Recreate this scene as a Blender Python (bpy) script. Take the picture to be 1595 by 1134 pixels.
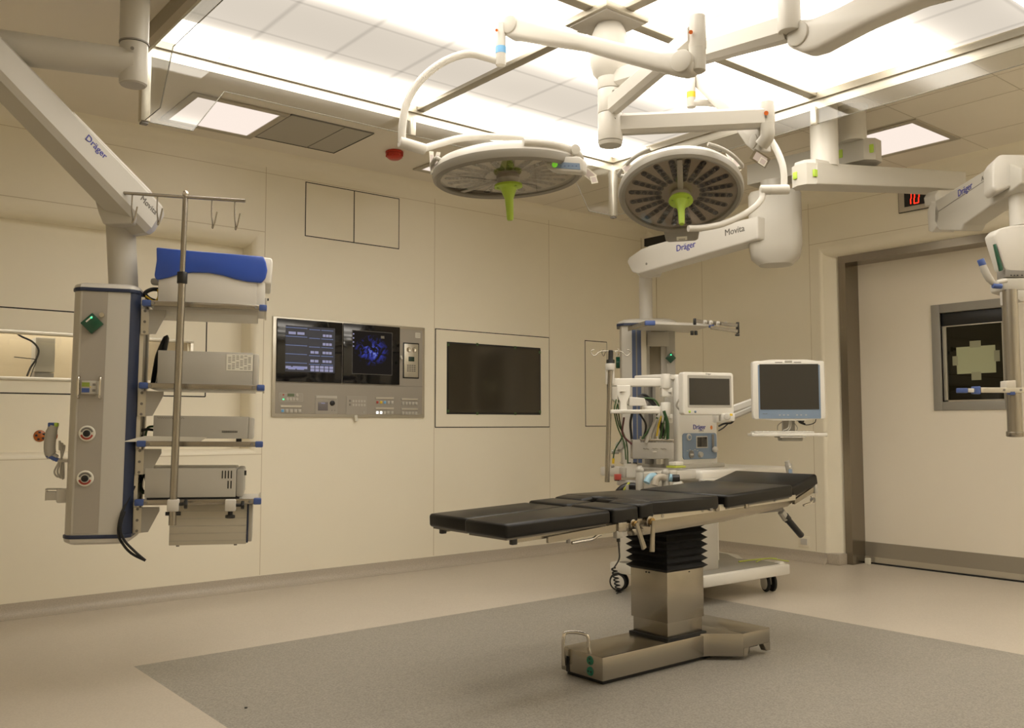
import bpy, bmesh, math, random
from mathutils import Vector, Matrix, Euler
R = math.radians
random.seed(4)
for o in list(bpy.data.objects): bpy.data.objects.remove(o)
SC = bpy.context.scene
COL = SC.collection

# ------------------------------------------------------------------ camera
YAW, PITCH, ROLL, FPX, EYE = R(39.133), R(3.855), R(-0.123), 1420.0, 1.10
cp_, sp_ = math.cos(PITCH), math.sin(PITCH)
FW = Vector((math.sin(YAW)*cp_, math.cos(YAW)*cp_, sp_))
r0 = Vector((math.cos(YAW), -math.sin(YAW), 0)); u0 = r0.cross(FW)
RT = r0*math.cos(ROLL) + u0*math.sin(ROLL)
UP = -r0*math.sin(ROLL) + u0*math.cos(ROLL)
cam_d = bpy.data.cameras.new('camera'); cam = bpy.data.objects.new('camera', cam_d); COL.objects.link(cam)
cam_d.sensor_width = 36; cam_d.lens = FPX/1595*36; cam_d.clip_start = 0.05
CM = Matrix((RT, UP, -FW)).transposed().to_4x4(); CM.translation = Vector((0, 0, EYE))
cam.matrix_world = CM
SC.camera = cam

def W(px, py, D):
    """world point seen at (px,py) at distance D along the view axis"""
    return Vector((0, 0, EYE)) + D*(FW + RT*((px-797.5)/FPX) - UP*((py-567)/FPX))

# ------------------------------------------------------------------ world, exposure
world = bpy.data.worlds.new('world'); SC.world = world; world.use_nodes = True
world.node_tree.nodes['Background'].inputs[0].default_value = (1, .85, .62, 1)
world.node_tree.nodes['Background'].inputs[1].default_value = 0.02
SC.view_settings.view_transform = 'Standard'; SC.view_settings.look = 'None'
SC.view_settings.exposure = 0.2; SC.view_settings.gamma = 1
SC.view_settings.use_curve_mapping = False
try:
    SC.cycles.use_denoising = True
    SC.cycles.max_bounces = 8; SC.cycles.diffuse_bounces = 5; SC.cycles.transparent_max_bounces = 12
    SC.cycles.sample_clamp_indirect = 6
except Exception: pass
E_BRIGHT, E_DIM, E_REC = 8.0, 0.60, 0.86      # luminous ceiling strengths
LIGHT_COL = (1.0, .935, .84)

# ------------------------------------------------------------------ materials
MATS = {}
def mat(name, col, rough=.5, metal=0., noise=0., nscale=40., bump=0., emit=None, estr=0., spec=.5, brushed=None, coat=0.):
    if name in MATS: return MATS[name]
    m = bpy.data.materials.new(name); m.use_nodes = True; MATS[name] = m
    nt = m.node_tree; b = nt.nodes['Principled BSDF']
    b.inputs['Base Color'].default_value = (*col, 1)
    b.inputs['Roughness'].default_value = rough; b.inputs['Metallic'].default_value = metal
    b.inputs['Specular IOR Level'].default_value = spec
    if coat: b.inputs['Coat Weight'].default_value = coat; b.inputs['Coat Roughness'].default_value = .15
    if emit: b.inputs['Emission Color'].default_value = (*emit, 1); b.inputs['Emission Strength'].default_value = estr
    tc = nt.nodes.new('ShaderNodeTexCoord'); n = nt.nodes.new('ShaderNodeTexNoise'); n.inputs['Scale'].default_value = nscale
    n.inputs['Detail'].default_value = 4
    if brushed:
        mp = nt.nodes.new('ShaderNodeMapping'); mp.inputs['Scale'].default_value = brushed
        nt.links.new(tc.outputs['Object'], mp.inputs[0]); nt.links.new(mp.outputs[0], n.inputs['Vector'])
    else: nt.links.new(tc.outputs['Object'], n.inputs['Vector'])
    if noise:
        mx = nt.nodes.new('ShaderNodeMix'); mx.data_type = 'RGBA'
        mx.inputs[6].default_value = (*[c*(1-noise) for c in col], 1); mx.inputs[7].default_value = (*[min(1, c*(1+noise)) for c in col], 1)
        nt.links.new(n.outputs['Fac'], mx.inputs[0]); nt.links.new(mx.outputs[2], b.inputs['Base Color'])
    rr = nt.nodes.new('ShaderNodeMapRange'); rr.inputs[3].default_value = max(0, rough-.05); rr.inputs[4].default_value = min(1, rough+.05)
    if not brushed: nt.links.new(n.outputs['Fac'], rr.inputs[0]); nt.links.new(rr.outputs[0], b.inputs['Roughness'])
    if bump:
        bp = nt.nodes.new('ShaderNodeBump'); bp.inputs['Strength'].default_value = bump; bp.inputs['Distance'].default_value = .002
        nt.links.new(n.outputs['Fac'], bp.inputs['Height']); nt.links.new(bp.outputs[0], b.inputs['Normal'])
    return m
wallm = mat('wall_panel_cream', (.885, .83, .685), .42, noise=.015, nscale=3)
seamm = mat('panel_joint', (.60, .52, .38), .7)
blackline = mat('black_seal', (.02, .018, .015), .6)
ceilm = mat('ceiling_tile', (.80, .745, .64), .7, noise=.02, nscale=6)
ceilseam = mat('ceiling_joint', (.56, .50, .40), .8)
def floor_mat(name, a, b_):
    m = mat(name, a, .38, noise=.0)
    nt = m.node_tree; b = nt.nodes['Principled BSDF']
    tc = nt.nodes.new('ShaderNodeTexCoord'); n1 = nt.nodes.new('ShaderNodeTexNoise'); n1.inputs['Scale'].default_value = 140; n1.inputs['Detail'].default_value = 3
    n2 = nt.nodes.new('ShaderNodeTexNoise'); n2.inputs['Scale'].default_value = 1.3
    cr = nt.nodes.new('ShaderNodeValToRGB'); cr.color_ramp.elements[0].position = .36; cr.color_ramp.elements[1].position = .64
    cr.color_ramp.elements[0].color = (*a, 1); cr.color_ramp.elements[1].color = (*b_, 1)
    mx = nt.nodes.new('ShaderNodeMix'); mx.data_type = 'RGBA'; mx.blend_type = 'MULTIPLY'; mx.inputs[0].default_value = .12
    nt.links.new(tc.outputs['Object'], n1.inputs['Vector']); nt.links.new(tc.outputs['Object'], n2.inputs['Vector'])
    nt.links.new(n1.outputs['Fac'], cr.inputs[0]); nt.links.new(cr.outputs[0], mx.inputs[6]); nt.links.new(n2.outputs['Fac'], mx.inputs[7])
    nt.links.new(mx.outputs[2], b.inputs['Base Color'])
    return m
floor_light = floor_mat('vinyl_beige', (.57, .51, .425), (.63, .565, .475))
floor_dark = floor_mat('vinyl_grey_speckle', (.26, .24, .205), (.40, .375, .325))
basem = floor_mat('vinyl_skirting', (.47, .42, .345), (.56, .50, .415))
white = mat('white_enamel', (.60, .575, .52), .35, noise=.01, nscale=8)
whitew = mat('white_plastic', (.74, .715, .65), .32)
offw = mat('grey_white_paint', (.50, .475, .415), .42, noise=.015, nscale=10)
greyp = mat('grey_paint', (.42, .40, .35), .45, noise=.02, nscale=12)
greyd = mat('dark_grey_paint', (.22, .205, .18), .5)
pgrey = mat('panel_grey', (.37, .34, .29), .45)
steel = mat('brushed_steel', (.37, .34, .29), .27, .95, noise=.025, brushed=(90, 90, 1.5), nscale=3)
steelh = mat('brushed_steel_horizontal', (.37, .34, .29), .27, .95, noise=.025, brushed=(1.5, 90, 90), nscale=3)
chrome = mat('polished_steel', (.68, .64, .57), .15, 1.)
alum = mat('anodised_aluminium', (.62, .585, .50), .35, .75)
darksteel = mat('door_frame_steel', (.30, .265, .215), .24, .9, noise=.05, brushed=(60, 60, .8), nscale=1)
black = mat('black_plastic', (.012, .012, .012), .35)
blackr = mat('black_rubber', (.008, .008, .008), .6)
leather = mat('black_cushion_vinyl', (.0055, .005, .0045), .30, nscale=2, spec=.34)
blue = mat('blue_plastic', (.055, .10, .30), .4)
blued = mat('dark_blue_trim', (.020, .030, .068), .45)
bluec = mat('blue_device_cover', (.022, .075, .40), .3, coat=.2)
bluep = mat('blue_grey_panel', (.20, .27, .37), .4)
green = mat('lime_green', (.42, .60, .06), .4)
greend = mat('green_socket', (.005, .07, .035), .25, coat=.3)
red = mat('red_plastic', (.50, .035, .015), .35)
redd = mat('red_scale', (.45, .07, .05), .5)
orange = mat('orange_plastic', (.75, .17, .03), .4)
yellow = mat('yellow_plastic', (.75, .52, .03), .45)
lblue = mat('light_blue_band', (.16, .42, .72), .4)
scr = mat('screen_off', (.030, .027, .022), .18, spec=.6)
scrd = mat('screen_dark_glass', (.006, .006, .007), .08, spec=.6)
text_blue = mat('lettering_blue', (.03, .035, .28), .5)
text_grey = mat('lettering_grey', (.13, .12, .10), .5)
text_red = mat('clock_digit', (.8, .02, .01), .5, emit=(1, .03, .01), estr=1.6)
paper = mat('paper', (.74, .72, .63), .7)
paperg = mat('green_tinted_paper', (.40, .42, .26), .7)
ledm = mat('green_led', (0, .3, .1), .4, emit=(.05, 1, .3), estr=2.2)
whiteled = mat('lit_button', (.9, .9, .9), .4, emit=(1, 1, 1), estr=1.2)
greencable = mat('green_cable', (.035, .085, .022), .5)
amber = mat('amber_cap', (.38, .10, .015), .25)
lensm = mat('lamp_lens', (.05, .045, .05), .12, spec=.7)
lensbase = mat('lamp_reflector', (.50, .45, .385), .3)
strip = mat('lamp_strip', (.20, .175, .155), .25)
rimm = mat('lamp_rim', (.26, .24, .20), .4)
ui_blue = mat('screen_icons_blue', (.1, .15, .3), .5, emit=(.22, .32, .80), estr=.25)
ui_lav = mat('screen_icons_pale', (.2, .2, .3), .5, emit=(.42, .46, .80), estr=.32)
ui_bg = mat('screen_background', (.02, .02, .03), .3, emit=(.030, .034, .050), estr=.35)

def glass_mat(name, tint=(1, 1, 1), base=.04, rough=0.):
    m = bpy.data.materials.new(name); m.use_nodes = True; nt = m.node_tree; nt.nodes.clear()
    out = nt.nodes.new('ShaderNodeOutputMaterial'); mix = nt.nodes.new('ShaderNodeMixShader')
    t = nt.nodes.new('ShaderNodeBsdfTransparent'); t.inputs[0].default_value = (*tint, 1)
    g = nt.nodes.new('ShaderNodeBsdfGlossy'); g.inputs['Roughness'].default_value = rough
    f = nt.nodes.new('ShaderNodeFresnel'); f.inputs[0].default_value = 1.5
    ge = nt.nodes.new('ShaderNodeNewGeometry'); mr = nt.nodes.new('ShaderNodeMapRange'); mr.inputs[3].default_value = 1.5; mr.inputs[4].default_value = 1/1.5
    nt.links.new(ge.outputs['Backfacing'], mr.inputs[0]); nt.links.new(mr.outputs[0], f.inputs[0])
    nt.links.new(f.outputs[0], mix.inputs[0]); nt.links.new(t.outputs[0], mix.inputs[1]); nt.links.new(g.outputs[0], mix.inputs[2])
    nt.links.new(mix.outputs[0], out.inputs[0]); MATS[name] = m
    return m
glass = glass_mat('clear_glass', (.93, .93, .91))
glassd = glass_mat('tinted_door_glass', (.42, .42, .36))
clearcov = glass_mat('lamp_cover_glass', (.90, .88, .85))
baggy = glass_mat('clear_plastic_bag', (.8, .78, .74), rough=.2)

def lum_mat(name, lo, hi, phase, mode='bands'):
    """diffuser film lit from behind by fluorescent tubes that run along x"""
    m = bpy.data.materials.new(name); m.use_nodes = True; nt = m.node_tree; nt.nodes.clear(); MATS[name] = m
    out = nt.nodes.new('ShaderNodeOutputMaterial'); em = nt.nodes.new('ShaderNodeEmission'); em.inputs[0].default_value = (*LIGHT_COL, 1)
    nt.links.new(em.outputs[0], out.inputs[0])
    if mode == 'flat':
        em.inputs[1].default_value = hi; return m
    tc = nt.nodes.new('ShaderNodeTexCoord'); sx = nt.nodes.new('ShaderNodeSeparateXYZ'); nt.links.new(tc.outputs['Object'], sx.inputs[0])
    cr = nt.nodes.new('ShaderNodeValToRGB'); mr = nt.nodes.new('ShaderNodeMapRange')
    mr.inputs[1].default_value = 0; mr.inputs[2].default_value = 1.5
    nt.links.new(sx.outputs[1], mr.inputs[0]); nt.links.new(mr.outputs[0], cr.inputs[0])
    els = cr.color_ramp.elements; els[0].position = 0; els[0].color = (phase[0][1],)*3+(1,)
    els[1].position = 1; els[1].color = (phase[-1][1],)*3+(1,)
    for p, v in phase[1:-1]:
        e = els.new(p); e.color = (v, v, v, 1)
    cr.color_ramp.interpolation = 'B_SPLINE'
    n = nt.nodes.new('ShaderNodeTexNoise'); n.inputs['Scale'].default_value = 1.6; nt.links.new(tc.outputs['Object'], n.inputs['Vector'])
    mul = nt.nodes.new('ShaderNodeMath'); mul.operation = 'MULTIPLY'
    nr = nt.nodes.new('ShaderNodeMapRange'); nr.inputs[3].default_value = .75; nr.inputs[4].default_value = 1.25; nt.links.new(n.outputs['Fac'], nr.inputs[0])
    nt.links.new(cr.outputs[0], mul.inputs[0]); nt.links.new(nr.outputs[0], mul.inputs[1])
    st = nt.nodes.new('ShaderNodeMapRange'); st.inputs[3].default_value = lo; st.inputs[4].default_value = hi
    # soft shadow of the cassette frames behind the film
    prod = None
    for ax, per, wd in ((0, .385, .022), (1, .39, .016)):
        dv = nt.nodes.new('ShaderNodeMath'); dv.operation = 'PINGPONG'; dv.inputs[1].default_value = per/2; ad = nt.nodes.new('ShaderNodeMath'); ad.operation = 'ADD'; ad.inputs[1].default_value = 0
        nt.links.new(sx.outputs[ax], ad.inputs[0]); nt.links.new(ad.outputs[0], dv.inputs[0])
        m2 = nt.nodes.new('ShaderNodeMapRange'); m2.interpolation_type = 'SMOOTHSTEP'; m2.inputs[1].default_value = 0; m2.inputs[2].default_value = wd; m2.inputs[3].default_value = .80; m2.inputs[4].default_value = 1.0
        nt.links.new(dv.outputs[0], m2.inputs[0])
        if prod is None: prod = m2
        else:
            q_ = nt.nodes.new('ShaderNodeMath'); q_.operation = 'MULTIPLY'; nt.links.new(prod.outputs[0], q_.inputs[0]); nt.links.new(m2.outputs[0], q_.inputs[1]); prod = q_
    pw = nt.nodes.new('ShaderNodeMath'); pw.operation = 'POWER'; pw.inputs[1].default_value = 2.8; nt.links.new(mul.outputs[0], pw.inputs[0])
    nt.links.new(pw.outputs[0], st.inputs[0])
    fm2 = nt.nodes.new('ShaderNodeMath'); fm2.operation = 'MULTIPLY'; nt.links.new(st.outputs[0], fm2.inputs[0]); nt.links.new(prod.outputs[0], fm2.inputs[1]); nt.links.new(fm2.outputs[0], em.inputs[1])
    cm_ = nt.nodes.new('ShaderNodeMix'); cm_.data_type = 'RGBA'; cm_.inputs[6].default_value = (1, .89, .745, 1); cm_.inputs[7].default_value = (*LIGHT_COL, 1); nt.links.new(pw.outputs[0], cm_.inputs[0]); nt.links.new(cm_.outputs[2], em.inputs[0])
    return m
# brightness of the four tube rows behind each quadrant, along its own y (0 = towards the door side, 1 = towards the far wall)
lumA = lum_mat('diffuser_film_far', E_DIM, E_BRIGHT, [(0, .35), (.10, .8), (.20, 1.0), (.36, .9), (.46, .4), (.54, .12), (.80, .10), (.90, .7), (1, 1.1)])
lumB = lum_mat('diffuser_film_near', E_DIM, E_BRIGHT, [(0, .9), (.12, .8), (.25, .2), (.38, .12), (.50, .3), (.56, 1.0), (.70, 1.0), (.80, .5), (.88, .4), (.95, .8), (1, .9)])
lumD = lum_mat('diffuser_film_far_right', E_DIM, E_BRIGHT, [(0, .9), (.10, .95), (.28, .85), (.42, .45), (.52, .18), (.78, .16), (.88, .7), (1, 1.1)])
lumC = lum_mat('corner_lamp_diffuser', 0, E_BRIGHT, None, 'flat')
lumR = bpy.data.materials.new('recessed_lamp_diffuser'); lumR.use_nodes = True
_nt = lumR.node_tree; _nt.nodes.clear(); _e = _nt.nodes.new('ShaderNodeEmission'); _e.inputs[0].default_value = (1, .86, .76, 1); _e.inputs[1].default_value = E_REC
_o = _nt.nodes.new('ShaderNodeOutputMaterial'); _nt.links.new(_e.outputs[0], _o.inputs[0])

# ------------------------------------------------------------------ mesh helpers
WM = {}      # world matrices of linked objects (evaluated by hand)
def smoothpath(pts, k=6):
    pts = [Vector(p) for p in pts]
    if len(pts) < 3: return pts
    out = []
    P = [pts[0]*2-pts[1]] + pts + [pts[-1]*2-pts[-2]]
    for i in range(1, len(P)-2):
        for j in range(k):
            t = j/k; a, b, c, d = P[i-1], P[i], P[i+1], P[i+2]
            out.append(.5*((2*b)+(-a+c)*t+(2*a-5*b+4*c-d)*t*t+(-a+3*b-3*c+d)*t**3))
    out.append(pts[-1]); return out
def frame(d, up=Vector((0, 0, 1))):
    d = Vector(d).normalized(); up = Vector(up)
    if abs(d.dot(up.normalized())) > .999: up = Vector((0, 1, 0)) if abs(d.y) < .9 else Vector((1, 0, 0))
    x = up.cross(d).normalized(); y = d.cross(x).normalized()
    return Matrix((x, y, d)).transposed()        # columns x,y,z(dir)
class MB:
    def __init__(s, M=None): s.bm = bmesh.new(); s.mats = []; s.M = M.copy() if M else Matrix.Identity(4)
    def mi(s, m):
        if m not in s.mats: s.mats.append(m)
        return s.mats.index(m)
    def merge(s, b2, m, M=None):
        T = s.M @ M if M is not None else s.M
        i = s.mi(m); mp = {}
        for v in b2.verts: mp[v.index] = s.bm.verts.new(T @ v.co)
        for f in b2.faces:
            try: nf = s.bm.faces.new([mp[v.index] for v in f.verts]); nf.material_index = i; nf.smooth = True
            except ValueError: pass
        b2.free(); return s
    def box(s, c, size, m, rot=None, bev=0., seg=2):
        b = bmesh.new(); bmesh.ops.create_cube(b, size=1)
        for v in b.verts: v.co = Vector((v.co.x*size[0], v.co.y*size[1], v.co.z*size[2]))
        if bev: bmesh.ops.bevel(b, geom=b.edges[:], offset=min(bev, .49*min(size)), segments=seg, affect='EDGES', profile=.5)
        b.verts.index_update()
        M = Matrix.Translation(Vector(c))
        if rot is not None: M = M @ (rot.to_4x4() if isinstance(rot, Matrix) else Euler(rot).to_matrix().to_4x4())
        return s.merge(b, m, M)
    def bx(s, x0, x1, y0, y1, z0, z1, m, bev=0., seg=2):
        return s.box(((x0+x1)/2, (y0+y1)/2, (z0+z1)/2), (abs(x1-x0), abs(y1-y0), abs(z1-z0)), m, None, bev, seg)
    def sect(s, loops, m, close=True, caps=True):
        """skin successive closed loops of points"""
        b = bmesh.new(); L = [[b.verts.new(p) for p in lp] for lp in loops]
        n = len(L[0])
        for a, c in zip(L, L[1:]):
            for i in range(n):
                j = (i+1) % n
                if not close and j == 0: continue
                try: b.faces.new((a[i], a[j], c[j], c[i]))
                except ValueError: pass
        if caps:
            b.faces.new(L[0][::-1]); b.faces.new(L[-1])
        b.verts.index_update(); bmesh.ops.recalc_face_normals(b, faces=b.faces[:])
        return s.merge(b, m)
    def cyl(s, p0, p1, r, m, r1=None, n=24, bev=0.):
        p0, p1 = Vector(p0), Vector(p1); d = p1-p0; F = frame(d); r1 = r if r1 is None else r1
        prof = [(r, 0.), (r1, d.length)] if not bev else [(r-bev, 0.), (r-bev*.3, bev*.3), (r, bev), (r1, d.length-bev), (r1-bev*.3, d.length-bev*.3), (r1-bev, d.length)]
        return s.lathe(prof, p0, d, m, n)
    def lathe(s, prof, o, axis, m, n=32, caps=True):
        o = Vector(o); F = frame(axis); loops = []
        for r, z in prof:
            loops.append([o + F @ Vector((r*math.cos(2*math.pi*i/n), r*math.sin(2*math.pi*i/n), z)) for i in range(n)])
        return s.sect(loops, m, caps=caps)
    def tube(s, pts, r, m, n=10, smooth=True, k=6):
        pts = smoothpath(pts, k) if smooth else [Vector(p) for p in pts]
        N = len(pts); rs = r if isinstance(r, (list, tuple)) else [r]*N
        if len(rs) != N: rs = [rs[min(len(rs)-1, int(i*(len(rs)-1)/(N-1)+.5))] for i in range(N)]
        d = (pts[1]-pts[0]).normalized(); F = frame(d); x = F.col[0].copy(); loops = []
        for i, p in enumerate(pts):
            d = (pts[min(i+1, N-1)]-pts[max(i-1, 0)]).normalized()
            x = (x - d*x.dot(d)).normalized(); y = d.cross(x)
            loops.append([p + (x*math.cos(2*math.pi*j/n)+y*math.sin(2*math.pi*j/n))*rs[i] for j in range(n)])
        return s.sect(loops, m)
    def prism(s, poly, z0, z1, m, M=None, bev=0., seg=2):
        """poly: 2-D outline in local xy, extruded z0..z1"""
        b = bmesh.new(); a = [b.verts.new((x, y, z0)) for x, y in poly]; c = [b.verts.new((x, y, z1)) for x, y in poly]; n = len(poly)
        for i in range(n): b.faces.new((a[i], a[(i+1) % n], c[(i+1) % n], c[i]))
        b.faces.new(a[::-1]); b.faces.new(c)
        bmesh.ops.recalc_face_normals(b, faces=b.faces[:])
        if bev: bmesh.ops.bevel(b, geom=b.edges[:], offset=bev, segments=seg, affect='EDGES', profile=.5)
        b.verts.index_update(); return s.merge(b, m, M)
    def beam(s, p0, p1, poly, m, up=(0, 0, 1), poly1=None):
        """2-D section (x sideways, y up) swept from p0 to p1"""
        p0, p1 = Vector(p0), Vector(p1); F = frame(p1-p0, up); poly1 = poly1 or poly
        return s.sect([[p0+F @ Vector((x, y, 0)) for x, y in poly], [p1+F @ Vector((x, y, 0)) for x, y in poly1]], m)
    def sphere(s, c, r, m, sc=(1, 1, 1), n=16):
        b = bmesh.new(); bmesh.ops.create_uvsphere(b, u_segments=n, v_segments=n//2+2, radius=r)
        for v in b.verts: v.co = Vector((v.co.x*sc[0], v.co.y*sc[1], v.co.z*sc[2]))
        b.verts.index_update(); return s.merge(b, m, Matrix.Translation(Vector(c)))
    def text(s, st, size, o, xd, yd, m, depth=.0006, align='CENTER'):
        cu = bpy.data.curves.new('t', 'FONT'); cu.body = st; cu.size = size; cu.extrude = depth; cu.align_x = align; cu.align_y = 'CENTER'
        cu.resolution_u = 3
        ob = bpy.data.objects.new('t', cu); COL.objects.link(ob); bpy.context.view_layer.update()
        me = ob.evaluated_get(bpy.context.evaluated_depsgraph_get()).to_mesh()
        b = bmesh.new(); b.from_mesh(me); b.verts.index_update()
        xd = Vector(xd).normalized(); zd = xd.cross(Vector(yd)).normalized(); yd = zd.cross(xd)
        M = Matrix((xd, yd, zd)).transposed().to_4x4(); M.translation = Vector(o)
        b2 = b.copy(); b2.verts.index_update(); s.merge(b, m, M); s.merge(b2, m, M @ Matrix.Translation((size*.022, size*.006, .00005))); ob.to_mesh_clear(); bpy.data.objects.remove(ob); bpy.data.curves.remove(cu); return s
    def build(s, name, parent=None, ang=38):
        me = bpy.data.meshes.new(name); bm = s.bm
        if parent is not None: inv = WM[parent.name].inverted(); Mw = WM[parent.name]
        else:
            xs = [v.co for v in bm.verts]
            lo = Vector((min(c.x for c in xs), min(c.y for c in xs), min(c.z for c in xs))); hi = Vector((max(c.x for c in xs), max(c.y for c in xs), max(c.z for c in xs)))
            org = Vector(((lo.x+hi.x)/2, (lo.y+hi.y)/2, lo.z)); Mw = Matrix.Translation(org); inv = Mw.inverted()
        bmesh.ops.transform(bm, matrix=inv, verts=bm.verts[:])
        bmesh.ops.recalc_face_normals(bm, faces=bm.faces[:])
        bm.to_mesh(me); bm.free()
        for m in s.mats: me.materials.append(m)
        me.set_sharp_from_angle(angle=R(ang))
        o = bpy.data.objects.new(name, me); COL.objects.link(o)
        if parent is not None: o.parent = parent; WM[o.name] = Mw
        else: o.location = Mw.translation; WM[o.name] = Mw
        return o
def tag(o, label=None, cat=None, group=None, kind=None):
    if label: o['label'] = label
    if cat: o['category'] = cat
    if group: o['group'] = group
    if kind: o['kind'] = kind
    return o
def thing(name, loc, label, cat, rot=(0, 0, 0), group=None):
    o = bpy.data.objects.new(name, None); COL.objects.link(o); o.empty_display_size = .1
    o.location = Vector(loc); o.rotation_euler = Euler(rot)
    WM[o.name] = Matrix.Translation(Vector(loc)) @ Euler(rot).to_matrix().to_4x4()
    return tag(o, label, cat, group)
def copy_tree(o, parent=None):
    c = o.copy(); COL.objects.link(c)
    if parent: c.parent = parent
    for ch in list(o.children): copy_tree(ch, c)
    return c
def struct(mb, name, parent=None):
    o = mb.build(name, parent)
    if parent is None: o['kind'] = 'structure'
    return o
def rrect(w, h, r, n=4, cx=0, cy=0):
    pts = []
    for sx, sy, a0 in ((1, 1, 0), (-1, 1, 90), (-1, -1, 180), (1, -1, 270)):
        for i in range(n+1):
            a = R(a0+90*i/n); pts.append((cx+sx*(w/2-r)+r*math.cos(a), cy+sy*(h/2-r)+r*math.sin(a)))
    return pts
def PM(o, xd, yd):
    """matrix whose xy-plane is spanned by xd,yd at o (z = outward)"""
    xd = Vector(xd).normalized(); zd = xd.cross(Vector(yd)).normalized(); yd = zd.cross(xd)
    M = Matrix((xd, yd, zd)).transposed().to_4x4(); M.translation = Vector(o); return M

# ================================================================== ROOM
XL, XR, YN, YF, ZC = -1.25, 6.55, -1.05, 5.952, 3.0
# floor with inlaid darker rectangle
fm = MB()
xs = [XL-.2, 1.345, 4.70, XR+1.6]; ys = [YN-.2, 1.27, 4.41, YF+.5]
for i in range(3):
    for j in range(3):
        fm.bx(xs[i], xs[i+1], ys[j], ys[j+1], -.06, 0, floor_dark if (i == 1 and j == 1) else floor_light)
bmesh.ops.remove_doubles(fm.bm, verts=fm.bm.verts[:], dist=.0001)
struct(fm, 'floor')
# ceiling (tiles) around the luminous field
cm = MB(); FX0, FX1, FY0, FY1 = 1.345, 4.475, 1.25, 4.385; BX, BY = 2.885, 2.82
cm.bx(XL-.2, FX0, YN-.2, YF+.6, ZC, ZC+.1, ceilm); cm.bx(FX1, XR+1.6, YN-.2, YF+.6, ZC, ZC+.1, ceilm)
cm.bx(FX0, FX1, YN-.2, FY0, ZC, ZC+.1, ceilm); cm.bx(FX0, FX1, FY1, YF+.6, ZC, ZC+.1, ceilm); cm.bx(FX0-.01, FX1+.01, FY0-.01, FY1+.01, ZC+.1, ZC+.14, ceilm)
for x in (FX1+.64, FX1+.96, 6.06):
    cm.bx(x, x+.006, YN, YF, ZC-.001, ZC+.01, ceilseam)
for y in (-.3, .9, 2.1, 2.72, 3.3, 4.5):
    cm.bx(FX1+.1, XR, y, y+.005, ZC-.001, ZC+.01, ceilseam)
struct(cm, 'ceiling')

# far wall with recessed niche on the left side
RX, RZ0, RZ1, RD = 2.548, .945, 2.36, .19
wm = MB()
wm.bx(RX+.045, XR+.1, YF, YF+.06, 0, ZC+.02, wallm)
wm.bx(XL-.1, RX+.045, YF, YF+.06, 2.44, ZC+.02, wallm)
wm.bx(XL-.1, RX+.045, YF, YF+.06, 0, RZ0-.035, wallm)
# niche back, with the pass-through window opening
nx0, nx1, nz0, nz1 = -.9, 2.19, 1.40, 1.66
yb = YF+RD
wm.bx(XL-.1, nx0, yb, yb+.05, RZ0-.1, 2.5, wallm); wm.bx(nx1, RX+.1, yb, yb+.05, RZ0-.1, 2.5, wallm)
wm.bx(nx0, nx1, yb, yb+.05, RZ0-.1, nz0, wallm); wm.bx(nx0, nx1, yb, yb+.05, nz1, 2.5, wallm)
# rounded soffit, jamb and sill around the niche (bullnose strips)
def arc(cx, cy, r, a0, a1, n=8): return [(cx+r*math.cos(R(a0+(a1-a0)*i/n)), cy+r*math.sin(R(a0+(a1-a0)*i/n))) for i in range(n+1)]
sof = [(yb+.05, 2.44+.02), (YF, 2.44+.02)] + arc(YF+.085, 2.44, .085, 180, 270) + [(yb+.05, 2.355)]
wm.prism(sof, XL-.1, RX+.045, wallm, PM((0, 0, 0), (0, 1, 0), (0, 0, 1)))
jam = [(RX+.06, yb+.05), (RX+.045, YF+.0)] + [(RX+.045-.045*math.sin(R(a)), YF+.045*(1-math.cos(R(a)))) for a in range(0, 91, 15)] + [(RX, yb+.05)]
wm.prism(jam, RZ0-.05, 2.46, wallm)
sill = [(yb+.05, RZ0-.06), (YF, RZ0-.06), (YF, RZ0-.03)] + [(YF+.04*(1-math.cos(R(a))), RZ0-.03+.03*math.sin(R(a))) for a in range(0, 91, 15)] + [(yb+.05, RZ0)]
wm.prism(sill, XL-.1, RX+.045, wallm, PM((0, 0, 0), (0, 1, 0), (0, 0, 1)))
# panel joints
for x, z0, z1 in ((2.629, .09, ZC-.03), (4.052, .09, ZC-.03), (5.264, .09, ZC-.03)):
    wm.bx(x-.002, x+.002, YF-.0008, YF+.01, z0, z1, seamm)
wm.bx(XL, 2.629, YF-.0008, YF+.01, 2.447, 2.451, seamm); wm.bx(XL, 2.629, YF-.0008, YF+.01, .905, .909, seamm)
wm.bx(XL, XR, YF-.0008, YF+.01, ZC-.135, ZC-.132, seamm)
struct(wm, 'wall_far')
# access-panel joints (black seals) on the niche back
hm = MB(); t = .004; e = .0015
for x0, x1, z in ((XL, 2.30, 1.815), (XL, 2.30, 1.30)): hm.bx(x0, x1, yb-e, yb+.01, z-t, z+t, blackline)
hm.bx(2.30-t, 2.30+t, yb-e, yb+.01, 1.30, 1.815, blackline)
struct(hm, 'trim_1')
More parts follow.
